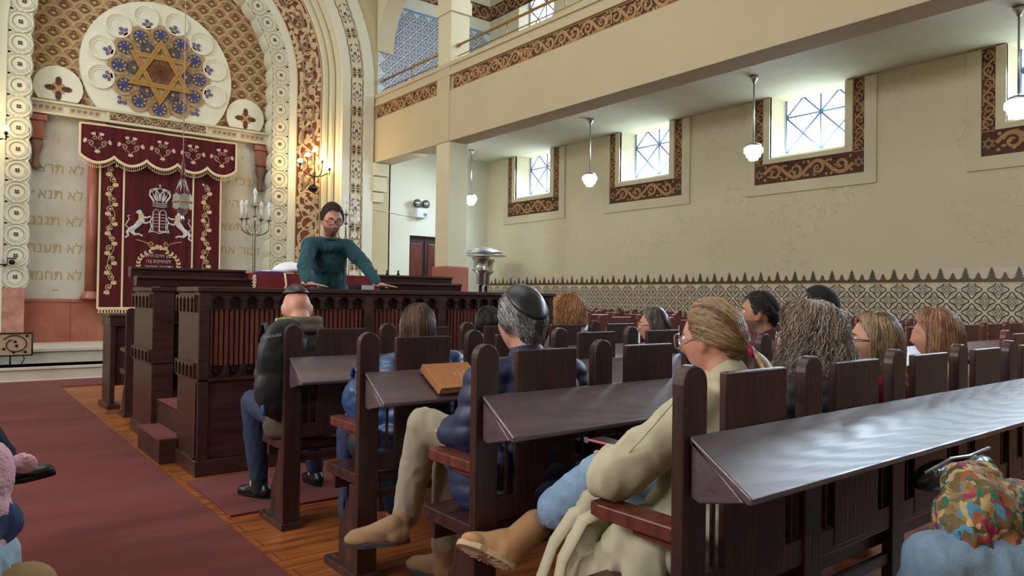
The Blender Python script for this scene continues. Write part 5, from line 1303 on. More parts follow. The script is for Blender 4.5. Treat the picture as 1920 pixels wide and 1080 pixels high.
def person(label, base, head, heading=0, nod=0, roll=0, s=1.0, hs=1.0, sk=None, seated=True, vox=.010, torso=None, wide=.165, arms=None, legs=None, hands=None, mfn=None, org=None, lean=0, chest_r=.115, headvox=None):
    """the continuous body; returns dict with frame info. base = floor point below the pelvis"""
    org = Vector(base); t = thing('person', label, 'person', tuple(org))
    hx = Vector(head); M = hm(head, heading, nod, roll, hs); sk = sk or skin
    fwd = Vector((-sin(torso if torso is not None else 0), cos(torso if torso is not None else 0), 0)); rt = Vector((fwd.y, -fwd.x, 0))
    pel = Vector((base[0], base[1], base[2]+(.565 if seated else .90*s)))
    neck = M @ Vector((0, -.03, -.10)); nb = neck + Vector((0, 0, -.055*s)) - fwd*.02
    ch = pel.lerp(nb, .62) - fwd*(.02-lean)
    shl = {}; B = Blob()
    add_head(B, M); B.cap(M @ Vector((0, -.022, -.055)), .056*hs, nb, .058*s)
    R = Matrix((rt, fwd, Vector((0, 0, 1)))).transposed()
    B.ell(pel, (.155*s, .105*s, .11*s), R); B.ell(pel.lerp(ch, .5), (.125*s, .095*s, .13*s), R); B.ell(ch, (wide*.88, chest_r*.95, .15*s), R)
    for sd in (-1, 1):
        sh = nb + rt*sd*wide + Vector((0, 0, -.065*s)); shl[sd] = sh
        B.cap(nb+Vector((0, 0, -.02)), .045, sh, .05*s)
        el, wr = (arms or {}).get(sd, (sh+rt*sd*.05+fwd*.06+Vector((0, 0, -.26*s)), pel+rt*sd*.07+fwd*.30+Vector((0, 0, .09))))
        el, wr = Vector(el), Vector(wr); B.cap(sh, .047*s, el, .038*s); B.cap(el, .037*s, wr, .025*s); shl[('e', sd)] = el; shl[('w', sd)] = wr
        hd = (hands or {}).get(sd)
        if hd: add_hand(B, wr, hd[0], hd[1], hd[2] if len(hd) > 2 else .5, hd[3] if len(hd) > 3 else 1)
        else: add_hand(B, wr, (wr-el).normalized()*.6+fwd*.4-Vector((0, 0, .2)), Vector((0, 0, 1)), .7, -sd)
        kn, an = (legs or {}).get(sd, (pel+rt*sd*.12+fwd*.44+Vector((0, 0, -.02)), pel+rt*sd*.13+fwd*.40+Vector((0, 0, -.475)))) if seated else (legs or {}).get(sd, (pel+rt*sd*.10+Vector((0, 0, -.42*s))+fwd*.02, pel+rt*sd*.11+Vector((0, 0, -.82*s))-fwd*.01))
        kn, an = Vector(kn), Vector(an); hp = pel+rt*sd*.085; B.cap(hp, .078*s, kn, .054*s); B.cap(kn, .052*s, an, .036*s); shl[('k', sd)] = kn; shl[('a', sd)] = an; shl[('h', sd)] = hp
        ft = (fwd*.13+Vector((0, 0, -.04))) if (legs or {}).get(('f', sd)) is None else Vector(legs[('f', sd)])
        B.cap(an, .033, an+ft*.3+Vector((0, 0, -.012)), .028); shl[('f', sd)] = an+ft
    B.fuse('body', [sk, lipm, stubble] , t, vox, 3, mfn=mfn and (lambda c, n: mfn(M.inverted() @ c)), org=org)
    return dict(t=t, org=org, M=M, fwd=fwd, rt=rt, pel=pel, ch=ch, nb=nb, neck=neck, S=shl, s=s, R=R, wide=wide, cr=chest_r)
def top_garment(p, name, m_, thick=.022, vox=.012, disp=None, collar=0, hem=0, puff=1.0, sleeves=True, org=None, cuff=.9, mfn=None, smooth=4):
    B = Blob(); s, R, pel, ch, nb, S = p['s'], p['R'], p['pel'], p['ch'], p['nb'], p['S']
    B.ell(ch, (p['wide']*.9+thick, p['cr']+thick, .165*s+thick), R); B.ell(pel.lerp(ch, .5), (.135*s+thick, .105*s+thick, .15*s+thick), R); B.ell(pel+Vector((0, 0, .03)), (.158*s+thick, .118*s+thick, .10*s+thick), R)
    B.ell(nb+Vector((0, 0, -.07)), (p['wide']*.72, .078+thick*.5, .06), R)
    if hem: B.ell(pel+Vector((0, 0, -hem)), (.165*s+thick, .13*s+thick, .10), R)
    if collar: B.cap(nb+Vector((0, 0, -.02)), .070+collar*.2, nb.lerp(p['neck'], .6), .062+collar*.2)
    for sd in (-1, 1):
        sh, el, wr = S[sd], S[('e', sd)], S[('w', sd)]
        B.cap(nb+Vector((0, 0, -.04)), .052+thick*.4, sh, .056*s+thick*.8)
        if sleeves: B.cap(sh, (.052+thick*.9)*puff, el, (.045+thick*.8)*puff); B.cap(el, (.044+thick*.8)*puff, el.lerp(wr, cuff), (.031+thick*.6)*puff)
    return B.fuse(name, m_, p['t'], vox, smooth, disp=disp, org=p['org'], mfn=mfn)
def trousers(p, m_, name='trousers', thick=.014, disp=None, ankle=.92, vox=.011):
    B = Blob(); S = p['S']; s = p['s']; B.ell(p['pel'], (.165*s, .12*s, .10*s), p['R'])
    for sd in (-1, 1):
        h, k, a = S[('h', sd)], S[('k', sd)], S[('a', sd)]; e = k.lerp(a, ankle)
        B.cap(h, .080*s+thick, k, .058*s+thick); B.cap(k, .056*s+thick, k.lerp(e, .5), .052*s+thick); B.cap(k.lerp(e, .5), .052*s+thick, e, .042*s+thick)
    return B.fuse(name, m_, p['t'], vox, 3, disp=disp or folds(.006, 9, 3), org=p['org'])
def strip(p, name, m_, pts, wd, th=.006, nrm=None):
    m = MB(); n = len(pts); o = p['org']; vs = []
    for i, q in enumerate(pts):
        q = Vector(q); d = (Vector(pts[min(i+1, n-1)])-Vector(pts[max(0, i-1)])).normalized(); s_ = d.cross(Vector(nrm[i] if isinstance(nrm, list) else nrm)).normalized(); nn = s_.cross(d)
        vs += [q+s_*wd/2-o, q+s_*wd/2+nn*th-o, q-s_*wd/2+nn*th-o, q-s_*wd/2-o]
    m.add(vs, [(4*i+k, 4*i+(k+1) % 4, 4*i+4+(k+1) % 4, 4*i+4+k) for i in range(n-1) for k in range(4)] + [(0, 1, 2, 3), (4*n-4, 4*n-3, 4*n-2, 4*n-1)], 0, True)
    return m.build(name, m_, p['t'])
blackcap = mat('black_satin', rgb(24, 26, 34), .35, sheen=.1); feltcap = mat('black_felt', rgb(24, 23, 25), .9)
jean = mat('light_jeans', rgb(134, 162, 192), .85, noise_amt=.14, nscale=30, bump=.2, bscale=180); dkjean = mat('dark_jeans', rgb(40, 54, 80), .85, noise_amt=.15, nscale=20, bump=.2, bscale=180)
suede = mat('tan_suede', rgb(150, 116, 88), .9, noise_amt=.12, nscale=16); suede2 = mat('camel_suede', rgb(184, 138, 96), .9, noise_amt=.1, nscale=16)
blkleather = mat('black_shoe_leather', rgb(24, 23, 25), .3); chino = mat('beige_chino', rgb(158, 148, 128), .85, noise_amt=.08, nscale=12)
navyc = mat('navy_puffer', rgb(34, 44, 78), .5, noise_amt=.15, nscale=10); bluep = mat('blue_puffer', rgb(40, 72, 118), .42, noise_amt=.15, nscale=9)
V = Vector
# ---- 1 standing man in teal sweater
def face_std(q):
    if abs(q.x) < .020 and -.076 < q.z < -.054 and q.y > .06: return 1
    if q.y > -.02 and q.z < -.045 and not (abs(q.x) < .017 and -.078 < q.z < -.052) and q.z > -.13: return 2 if (q.y > .0) else 0
    return 0
T0 = pi
p = person('man in a teal sweater leaning both hands on the platform ledge, looking down', (2.63, 5.84, .37), (2.535, 5.62, 1.900), heading=pi-.18, nod=.30, roll=0, s=1.0, hs=1.13, seated=False, vox=.0075, torso=pi-.10, wide=.160, chest_r=.105,
    arms={1: ((2.295, 5.60, 1.51), (2.235, 5.41, 1.362)), -1: ((2.82, 5.58, 1.545), (2.85, 5.40, 1.366))}, hands={1: ((.92, -.42, -.10), (0, 0, 1), .12, -1), -1: ((.95, -.35, -.08), (0, 0, 1), .12, -1)}, mfn=face_std)
teal = mat('teal_wool', rgb(30, 76, 86), .85, col2=rgb(24, 62, 72), noise_amt=.2, nscale=10, bump=.3, bscale=260)
top_garment(p, 'sweater', teal, thick=.014, vox=.008, disp=folds(.009, 8, 2), collar=0, cuff=.93, smooth=14)
Bc = Blob(); nbp = p['nb']
for i in range(12): Bc.cap(nbp+Vector((.068*cos(i*pi/6), .062*sin(i*pi/6), .004-.012*(-sin(i*pi/6)))), .012, nbp+Vector((.068*cos(i*pi/6+pi/6), .062*sin(i*pi/6+pi/6), .004-.012*(-sin(i*pi/6+pi/6)))), .012)
Bc.fuse('neckband', mat('teal_rib', rgb(24, 62, 66), .9), p['t'], .007, 2, org=p['org'])
trousers(p, dkjean)
for sd in (-1, 1): a = p['S'][('a', sd)]; shoe('shoe', blkleather, p['t'], p['org'], (a.x, a.y+.05, .37), (a.x, a.y-.21, .37))
dk = hairmats('dark', rgb(38, 30, 28), rgb(62, 50, 46), rgb(20, 16, 16))
hair(p['M'], p['org'], p['t'], dk, 'short', n=3000, length=.035, vol=1.07, seed=5, r=.0014)
kippah(p['M'], p['org'], p['t'], feltcap, tilt=-.75, ang=.6, R=(.088, .108, .131))
glasses(p['M'], p['org'], p['t'], mat('tortoise_frame', rgb(52, 34, 28), .3), r=(.026, .020), w_=.0026, drop=-.002)
def facebits(p, closed=True, brow=(.03, .02, .018)):
    m = MB(); M = p['M']; P = lambda x, y, z: tuple(M @ Vector((x, y, z))-p['org'])
    for s in (-1, 1): m.tube([P(s*.016, .097, .029), P(s*.030, .096, .035), P(s*.048, .084, .030)], [.0022, .0036, .0016], 6)
    m.build('eyebrows', mat('brow_hair', brow, .8), p['t'])
    for s in (-1, 1):
        if closed:
            m = MB(); m.tube([P(s*.019, .086, .004), P(s*.031, .0895, .0005), P(s*.044, .080, .004)], .0018, 6); m.build('closed_eyelid', mat('lash_line', (.02, .014, .012), .8), p['t'])
        else:
            m = MB(); m.ball(P(s*.031, .0765, .010), .0105, 8); e = m.build('eye', mat('eye_white', (.75, .72, .68), .25), p['t'])
            m = MB(); m.ball(P(s*.031, .0835, .010), .0048, 8); m.build('iris', mat('iris_dark', (.03, .02, .015), .2), e)
facebits(p)
# ---- 2 backpack man
p = person('bald man with bowed head in a brown jacket in the fourth pew', (1.63, 4.02, 0), (1.635, 4.09, 1.188), heading=-.1, nod=.48, s=1.0, hs=1.07, vox=.009, torso=.25, wide=.175, lean=.04, arms={-1: ((1.49, 4.12, .82), (1.55, 4.38, .72))},
    legs={-1: ((1.50, 4.42, .62), (1.56, 4.46, .12)), 1: ((1.86, 4.45, .58), (1.97, 4.56, .10)), ('f', -1): (-.06, .14, -.04)})
brownj = mat('brown_quilted_jacket', rgb(78, 66, 52), .9, noise_amt=.2, nscale=14)
top_garment(p, 'jacket', brownj, thick=.04, vox=.012, disp=puffer(.008, .07, 1), hem=.04)
B = Blob(); nb = p['nb']
for i in range(12):
    a = 2*pi*i/12; b = 2*pi*(i+1)/12; B.cap(nb+V((.098*cos(a), .088*sin(a)+.015, .072)), .028, nb+V((.098*cos(b), .088*sin(b)+.015, .072)), .028); B.cap(nb+V((.098*cos(a), .088*sin(a)+.01, .03)), .030, nb+V((.098*cos(b), .088*sin(b)+.01, .03)), .030)
B.fuse('knit_collar', mat('grey_brown_knit', rgb(96, 84, 72), .95, bump=.6, bscale=120), p['t'], .009, 2, org=p['org'])
trousers(p, dkjean)
shoe('shoe', blkleather, p['t'], p['org'], (1.60, 4.40, .015), (1.50, 4.65, .015)); shoe('shoe', blkleather, p['t'], p['org'], (1.97, 4.48, .015), (1.97, 4.74, .015))
B = Blob(); B.cap((1.56, 4.46, .16), .050, (1.565, 4.465, .07), .050); B.fuse('sock', mat('black_sock', rgb(24, 25, 30), .9), p['t'], .008, 2, org=p['org'])
B = Blob(); B.cap((1.97, 4.56, .15), .045, (1.97, 4.54, .06), .042); B.fuse('sock', mat('black_sock', (0, 0, 0)), p['t'], .008, 2, org=p['org'])
kippah(p['M'], p['org'], p['t'], mat('black_leather_cap', rgb(34, 34, 38), .4), tilt=-.30, ang=.92, R=(.083, .104, .126), lift=.012, peak=.05)
t = thing('backpack', 'slim black backpack with a lime tab worn by the bald man in the fourth pew', 'backpack', (1.485, 3.915, .70))
B = Blob(); Rk = Matrix.Rotation(.12, 3, 'Y') @ Matrix.Rotation(.25, 3, 'Z')
B.ell((-.0, -.0, .06), (.165, .072, .17), Rk); B.ell((.01, 0, .22), (.165, .072, .20), Rk); B.ell((.03, .01, .33), (.145, .06, .11), Rk); B.ell((0, 0, -.02), (.14, .065, .10), Rk)
bag = mat('black_nylon', rgb(30, 34, 38), .6, noise_amt=.15, nscale=14)
bo = B.fuse('pack_body', bag, t, .010, 3, disp=folds(.006, 8, 4))
m = MB(); m.prism([(-.05, 0), (.05, 0), (.045, .035), (-.045, .03)], lambda u, v, w_: (.02+u, .035+w_, .425+v*.6), -.012, .012); m.build('lime_tab', mat('lime_fabric', rgb(168, 184, 60), .7), t, bevel=.004)
fb = lambda u, v, h: (-.082+u*cos(.22), -.066-h-u*.12+.016*0, .345+v+u*.12)
m = MB(); lettering(m, 'ENDLESS', fb, 0, 0, .020, .010, 0, wide=.095); m.build('printed_name', mat('white_print', rgb(190, 200, 206), .6), t, fix=False)
m = MB(); m.tube([(-.10, -.04, .02), (-.12, -.05, -.03), (-.11, -.05, -.08)], .012, 6); m.build('blue_charm', mat('blue_white_tag', rgb(70, 90, 150), .5), t)
for sx in (-.06, .13):
    m = MB(); m.tube([(sx, .05, .36), (sx+.01, .12, .41), (sx+.02, .2, .40), (sx+.03, .27, .30)], .016, 8, flat=.5); m.build('shoulder_strap', bag, t)
# ---- 3 brown-haired woman, blue puffer
p = person('woman with long straight brown hair and a blue puffer coat in the third pew', (1.84, 3.10, 0), (1.90, 3.16, 1.115), heading=-.15, nod=.15, hs=.94, vox=.011, wide=.155, lean=.0)
top_garment(p, 'puffer_coat', bluep, thick=.045, disp=puffer(.012, .07, 2), hem=.05, collar=.03)
trousers(p, dkjean)
br = hairmats('chestnut', rgb(88, 60, 48), rgb(122, 88, 70), rgb(58, 38, 32))
hair(p['M'], p['org'], p['t'], br, 'long', n=2200, length=.13, vol=1.15, seed=7, r=.0017, flare=.10, frizz=.002)
t = thing('blue_sports_bag', 'blue puffy bag hanging beside the umbrella at the third pew\'s aisle end', 'bag', (1.57, 3.2, .70)); B = Blob(); B.ell((.02, 0, .07), (.06, .09, .10)); B.ell((.06, .02, .0), (.07, .09, .08)); B.fuse('bag_body', bluep, t, .01, 3, disp=folds(.010, 14, 3))
t = thing('black_satchel', 'black rounded bag standing on the seat at the third pew\'s aisle end', 'bag', (1.62, 3.16, .47)); B = Blob(); B.ell((.0, 0, .10), (.09, .10, .10)); B.ell((.03, .0, .05), (.10, .10, .05)); B.fuse('bag_body', mat('black_canvas', rgb(34, 36, 38), .6), t, .01, 2)
# ---- 4 black-haired woman, red collar
p = person('dark-haired person with a red collar, half hidden behind the grey-haired man', (2.98, 3.98, 0), (2.985, 4.02, 1.085), heading=-.05, nod=.1, hs=.98, vox=.012, wide=.16)
top_garment(p, 'red_jacket', mat('red_fleece', rgb(150, 30, 36), .9), thick=.03, disp=folds(.008, 8, 3), collar=.03); trousers(p, dkjean)
hair(p['M'], p['org'], p['t'], hairmats('black', rgb(36, 30, 30), rgb(58, 48, 46), rgb(16, 14, 14)), 'long', n=1300, length=.05, vol=1.13, seed=9, r=.0019, taper=1.2)
# ---- 5 grey-haired man
p = person('grey-haired man in a navy puffer coat and large black satin skullcap, legs crossed', (1.83, 2.20, 0), (1.845, 2.27, 1.175), heading=.12, nod=.02, s=1.04, hs=1.05, vox=.0085, wide=.195, lean=.0,
    arms={-1: ((1.60, 2.25, .76), (1.60, 2.40, .735))}, hands={-1: ((.2, .9, .02), (-.3, 0, .95), .6, 1)},
    legs={1: ((1.60, 2.60, .735), (1.585, 2.72, .30)), -1: ((1.77, 2.66, .60), (1.79, 2.72, .13)), ('f', 1): (-.10, .08, -.06)})
top_garment(p, 'puffer_coat', navyc, thick=.045, disp=puffer(.010, .075, 5), hem=.03, collar=.02)
B = Blob(); B.ell((1.60, 2.27, .62), (.045, .13, .10)); B.ell((1.585, 2.25, .55), (.035, .12, .08)); B.ell((1.62, 2.20, .66), (.06, .14, .08));  B.fuse('coat_flap', navyc, p['t'], .01, 3, disp=puffer(.008, .06, 2), org=p['org'])
trousers(p, chino, ankle=.93)
shoe('boot', suede, p['t'], p['org'], (1.555, 2.63, .245), (1.36, 2.83, .215), up=(.10, -.25, 1), shaft=(1.60, 2.72, .37), solemat=mat('charcoal_sole', rgb(56, 54, 58), .7), shaft_r=.052)
shoe('boot', suede, p['t'], p['org'], (1.79, 2.66, .015), (1.72, 2.92, .015), shaft=(1.79, 2.71, .17), solemat=mat('charcoal_sole', (0, 0, 0)), shaft_r=.052)
gy = hairmats('silver', rgb(128, 128, 130), rgb(186, 186, 186), rgb(70, 70, 74))
hair(p['M'], p['org'], p['t'], gy, 'short', n=4200, length=.075, vol=1.12, seed=11, r=.0016, frizz=.005, keys=[(0, .8), (.8, .95), (1.2, 1.5), (1.3, 1.75), (1.45, 1.5), (1.8, 1.7), (2.2, 2.1), (3.2, 2.3)])
kippah(p['M'], p['org'], p['t'], blackcap, tilt=-.62, ang=.86, R=(.101, .122, .146), side=-.10)
m = MB(); M = p['M']
for s in (-1, 1): m.tube([tuple(M @ V(q)-p['org']) for q in ((s*.055, .08, .01), (s*.084, .0, .012), (s*.082, -.02, .0))], .0014, 5)
m.build('glasses', iron, p['t'])
# ---- 6 orange-haired woman
p = person('person with full wavy orange-blonde hair and a grey-blue jacket', (3.58, 3.98, 0), (3.72, 4.0, 1.165), heading=.35, nod=.0, hs=.98, vox=.012, wide=.16)
top_garment(p, 'jacket', mat('grey_blue_cloth', rgb(86, 102, 116), .85), thick=.03, disp=folds(.008, 7, 7), collar=.02); trousers(p, dkjean)
hair(p['M'], p['org'], p['t'], hairmats('ginger', rgb(192, 138, 88), rgb(222, 176, 124), rgb(140, 88, 52)), 'long', n=2600, length=.09, vol=1.36, seed=13, curl=.011, r=.0018, taper=.8, frizz=.012)
# ---- 7 person in profile with glasses and skullcap
p = person('person with bobbed grey-brown hair, amber glasses and black skullcap, in profile', (3.58, 3.10, 0), (3.66, 3.12, 1.10), heading=.75, nod=.0, hs=.92, vox=.009, wide=.155, torso=.2)
top_garment(p, 'black_coat', mat('black_wool', rgb(34, 32, 36), .9), thick=.03, disp=folds(.008, 7, 8), collar=.02); trousers(p, dkjean)
hair(p['M'], p['org'], p['t'], hairmats('greybrown', rgb(106, 92, 84), rgb(146, 134, 126), rgb(66, 54, 50)), 'long', n=2200, length=.05, vol=1.13, seed=15, r=.0017, taper=1.0, keys=[(0, .72), (.7, .85), (1.1, 1.25), (1.45, 1.65), (1.8, 2.05), (3.2, 2.35)])
kippah(p['M'], p['org'], p['t'], blackcap, tilt=-.95, ang=.85, R=(.099, .123, .140))
glasses(p['M'], p['org'], p['t'], mat('amber_frame', rgb(150, 96, 60), .3), r=(.024, .021), w_=.002); facebits(p, False, (.12, .08, .06))
# ---- 8 ponytail woman in a trench coat
p = person('woman in a beige trench coat with a low blonde ponytail, one leg stretched out', (1.80, 1.36, 0), (1.955, 1.42, 1.15), heading=.22, nod=.12, s=1.0, hs=1.0, vox=.0075, wide=.165, torso=.05, lean=0,
    arms={-1: ((1.535, 1.46, .755), (1.70, 1.60, .765)), 1: ((2.10, 1.46, .80), (1.90, 1.63, .74))}, hands={-1: ((.75, .60, .1), (-.1, -.2, 1), .9, -1), 1: ((-.4, .8, .0), (.3, 0, 1), .9, 1)},
    legs={-1: ((1.86, 1.78, .60), (1.86, 1.80, .10)), 1: ((1.70, 1.66, .70), (1.65, 1.925, .475)), ('f', 1): (-.09, .03, -.04)})
trench = mat('beige_trench_cloth', rgb(186, 178, 150), .85, noise_amt=.06, nscale=8)
top_garment(p, 'trench_coat', trench, thick=.034, vox=.010, disp=folds(.016, 6, 9), hem=.03, collar=.025, cuff=.86)
B = Blob()
for (a, ra, b, rb, fl_) in (((1.86, 1.36, .60), .12, (1.84, 1.66, .62), .10, .7), ((1.63, 1.42, .60), .075, (1.60, 1.58, .40), .07, .6), ((1.58, 1.58, .42), .065, (1.55, 1.66, .10), .075, .6), ((1.62, 1.38, .55), .07, (1.58, 1.45, .12), .09, .7), ((1.66, 1.64, .62), .06, (1.60, 1.72, .30), .055, .55), ((1.60, 1.72, .30), .055, (1.57, 1.78, .08), .05, .5), ((1.78, 1.4, .45), .1, (1.75, 1.5, .12), .12, .7)): B.cap(a, ra, b, rb, fl_, (1, 0, 0))
B.fuse('coat_skirt', trench, p['t'], .011, 3, disp=folds(.018, 7, 3), org=p['org'])
strip(p, 'belt', trench, [(1.60, 1.60, .62), (1.56, 1.64, .60), (1.535, 1.70, .50), (1.52, 1.76, .34), (1.50, 1.80, .14), (1.50, 1.82, .02)], .05, .006, (-1, .2, .1))
strip(p, 'belt', trench, [(1.60, 1.56, .62), (1.545, 1.58, .60), (1.50, 1.62, .48), (1.485, 1.65, .30), (1.48, 1.66, .12)], .05, .006, (-1, .2, .1))
for k, pts in enumerate(([(1.685, 1.30, 1.03), (1.63, 1.31, .98), (1.575, 1.37, .88), (1.54, 1.43, .80)],)): strip(p, 'seam', mat('trench_seam', rgb(160, 152, 124), .85), [V(q)+V((-.012, -.008, .006)) for q in pts], .003, .002, (-1, -.3, 0))
B = Blob(); S = p['S']; k_, a_ = S[('k', 1)], S[('a', 1)]; B.cap(S[('h', 1)], .088, k_, .074); B.cap(k_, .074, k_.lerp(a_, .62), .074); 
B.fuse('jeans', jean, p['t'], .010, 3, disp=folds(.006, 10, 3), org=p['org'])
B = Blob(); B.cap(k_.lerp(a_, .4), .042, a_, .038); B.cap(a_, .038, a_+V((-.02, .04, -.03)), .036); B.fuse('sock', mat('mauve_grey_sock', rgb(112, 98, 96), .9), p['t'], .009, 2, org=p['org'])
shoe('boot', suede2, p['t'], p['org'], (1.517, 1.884, .367), (1.387, 2.025, .437), up=(.62, .22, .62), shaft=(1.652, 1.928, .478), solemat=mat('gum_sole', rgb(186, 158, 128), .7), w_=.052, shaft_r=.056)
shoe('boot', suede2, p['t'], p['org'], (1.86, 1.76, .015), (1.86, 2.02, .015), shaft=(1.86, 1.80, .12), solemat=mat('gum_sole', (0, 0, 0)), w_=.052, shaft_r=.056)
bl = hairmats('ashblonde', rgb(150, 116, 80), rgb(196, 168, 130), rgb(98, 72, 50))
hair(p['M'], p['org'], p['t'], bl, 'long', n=5200, length=.1, vol=1.09, seed=17, r=.0012, tail=(0.0, -.125, -.045), frizz=.002)
m = MB(); m.lathe([(.016, -.008), (.021, 0), (.016, .008)], (0, 0, 0), 12); Mt = p['M'] @ Matrix.Translation((0, -.128, -.047)) @ Matrix.Rotation(pi/2-.3, 4, 'X'); m.v = [tuple(Mt @ V(q)-p['org']) for q in m.v]; m.build('hair_tie', mat('crimson_hair_tie', rgb(150, 20, 60), .6), p['t'])
glasses(p['M'], p['org'], p['t'], mat('rose_clear_frame', rgb(160, 130, 134), .2), r=(.025, .024), w_=.0022, drop=-.004); facebits(p, False, (.25, .17, .11))
t = thing('smartphone', 'pinkish smartphone held in the lap of the woman in the trench coat', 'phone', (1.775, 1.655, .775)); m = MB(); m.box(-.055, .02, -.03, .09, .02, .028); m.build('case', mat('rose_case', rgb(176, 100, 100), .35), t, bevel=.003); m = MB(); m.box(-.05, .015, -.025, .085, .028, .029); m.build('screen', mat('dark_screen', (.01, .01, .012), .1), t)
# ---- 9 bearded young man
def beard(q): return 2 if (q.z < -.035 and q.y > -.03 and not (abs(q.x) < .02 and -.078 < q.z < -.052 and q.y > .06)) else 0
stub2 = stubble
p = person('young man with a short dark fade haircut and trimmed beard, in profile', (3.45, 2.20, 0), (3.60, 2.30, 1.20), heading=.55, nod=-.05, hs=1.0, sk=skin2, vox=.008, wide=.18, mfn=beard)
top_garment(p, 'jacket', mat('maroon_cloth', rgb(84, 50, 52), .85), thick=.03, disp=folds(.009, 7, 12), collar=.02); trousers(p, dkjean)
hair(p['M'], p['org'], p['t'], dk, 'short', n=3000, length=.03, vol=1.07, seed=19, r=.0014)
kippah(p['M'], p['org'], p['t'], feltcap, tilt=-.75, ang=.7, R=(.092, .113, .134)); facebits(p, False)
# ---- 10 curly-haired woman
p = person('woman with big curly grey-brown hair, wire glasses and a dark padded coat', (2.48, 1.36, 0), (2.58, 1.44, 1.13), heading=.35, nod=-.02, hs=1.0, vox=.009, wide=.175)
top_garment(p, 'padded_coat', mat('charcoal_navy_padding', rgb(34, 38, 48), .6), thick=.045, disp=puffer(.010, .06, 6), hem=.05, collar=.04); trousers(p, dkjean)
hair(p['M'], p['org'], p['t'], hairmats('salt', rgb(146, 126, 114), rgb(196, 180, 168), rgb(86, 70, 62)), 'long', n=5200, length=.16, vol=1.36, seed=21, curl=.015, r=.0014, flare=.46, taper=0, frizz=.014)
glasses(p['M'], p['org'], p['t'], mat('silver_wire', rgb(190, 186, 190), .3, metal=.6), r=(.027, .026), w_=.0018, drop=-.006)
# ---- 11 man with black knitted cap behind
p = person('person in a black cap and ink-blue puffer, mostly hidden behind the curly-haired woman', (4.15, 2.25, 0), (4.36, 2.36, 1.235), heading=.4, nod=-.02, hs=1.02, vox=.012, wide=.19)
top_garment(p, 'puffer_coat', mat('ink_puffer', rgb(32, 38, 56), .5), thick=.045, disp=puffer(.010, .07, 8), collar=.03); trousers(p, dkjean)
hair(p['M'], p['org'], p['t'], hairmats('umber', rgb(74, 60, 54), rgb(112, 98, 92), rgb(40, 32, 30)), 'long', n=1400, length=.05, vol=1.12, seed=23, curl=.004, r=.0018, taper=.8)
kippah(p['M'], p['org'], p['t'], feltcap, tilt=-.5, ang=1.15, R=(.098, .120, .140), name='black_cap')
# ---- 12 light-brown hair, dark glasses
p = person('woman with straight light-brown hair, dark glasses and a red sweater', (3.08, 1.38, 0), (3.16, 1.46, 1.105), heading=.62, nod=-.04, hs=1.0, vox=.0085, wide=.16)
top_garment(p, 'red_sweater', mat('wine_knit', rgb(110, 18, 30), .9), thick=.025, disp=folds(.008, 8, 5), collar=.01); trousers(p, dkjean)
hair(p['M'], p['org'], p['t'], hairmats('lightbrown', rgb(146, 118, 92), rgb(190, 164, 134), rgb(98, 74, 56)), 'long', n=4000, length=.19, vol=1.14, seed=25, r=.0014, flare=.12, taper=.05, frizz=.002, keys=[(0, .72), (.7, .85), (1.05, 1.25), (1.35, 1.6), (1.6, 2.0), (3.2, 2.35)])
glasses(p['M'], p['org'], p['t'], mat('dark_frame2', rgb(52, 30, 30), .3), r=(.026, .021), w_=.0024); facebits(p, False, (.12, .08, .05))
# ---- 13 red-haired woman
p = person('woman with smooth chin-length copper hair, rightmost head in the nearest pew', (3.72, 1.38, 0), (3.80, 1.46, 1.12), heading=.45, nod=.05, hs=1.0, vox=.010, wide=.16)
top_garment(p, 'cream_jacket', mat('oat_cloth', rgb(170, 146, 126), .85), thick=.03, disp=folds(.008, 8, 6), collar=.04); trousers(p, dkjean)
hair(p['M'], p['org'], p['t'], hairmats('copper', rgb(150, 104, 76), rgb(190, 148, 116), rgb(104, 66, 46)), 'long', n=3800, length=.12, vol=1.18, seed=27, r=.0015, flare=.20, taper=.0, frizz=.002, keys=[(0, .9), (.7, 1.05), (1.05, 1.35), (1.4, 1.8), (1.7, 2.1), (3.2, 2.35)])
# ---- 14 person bottom right: jeans, floral scarf in the lap, dusty-pink top
p = person('person in light blue jeans and dusty pink top at the bottom right corner', (2.62, .36, 0), (2.75, .22, 1.22), heading=.1, vox=.011, wide=.17, torso=.25,
    arms={-1: ((2.42, .42, .80), (2.45, .66, .72)), 1: ((2.85, .45, .82), (2.62, .70, .72))}, legs={-1: ((2.04, .78, .60), (2.05, .82, .12)), 1: ((2.52, .86, .58), (2.5, .9, .12))})
hair(p['M'], p['org'], p['t'], br, 'long', n=1200, length=.16, vol=1.14, seed=31, r=.002, frizz=.003); facebits(p, False)
top_garment(p, 'pink_top', mat('dusty_pink_knit', rgb(164, 104, 92), .9), thick=.03, disp=folds(.010, 9, 4)); trousers(p, jean, thick=.022, disp=folds(.010, 8, 6))
shoe('shoe', suede, p['t'], p['org'], (2.05, .78, .015), (2.05, 1.03, .015)); shoe('shoe', suede, p['t'], p['org'], (2.5, .86, .015), (2.5, 1.1, .015))
fl = mat('flowered_scarf_cloth', rgb(120, 104, 70), .85, bump=.3, bscale=60); nt = fl.node_tree; b_ = nt.nodes['Principled BSDF']; tc = nt.nodes.new('ShaderNodeTexCoord'); vo = nt.nodes.new('ShaderNodeTexVoronoi'); vo.inputs['Scale'].default_value = 34
nz = nt.nodes.new('ShaderNodeTexNoise'); nz.inputs['Scale'].default_value = 14; mxv = nt.nodes.new('ShaderNodeMix'); mxv.data_type = 'VECTOR'; mxv.inputs[0].default_value = .2
cr = nt.nodes.new('ShaderNodeValToRGB'); cr.color_ramp.interpolation = 'CONSTANT'; E_ = cr.color_ramp.elements
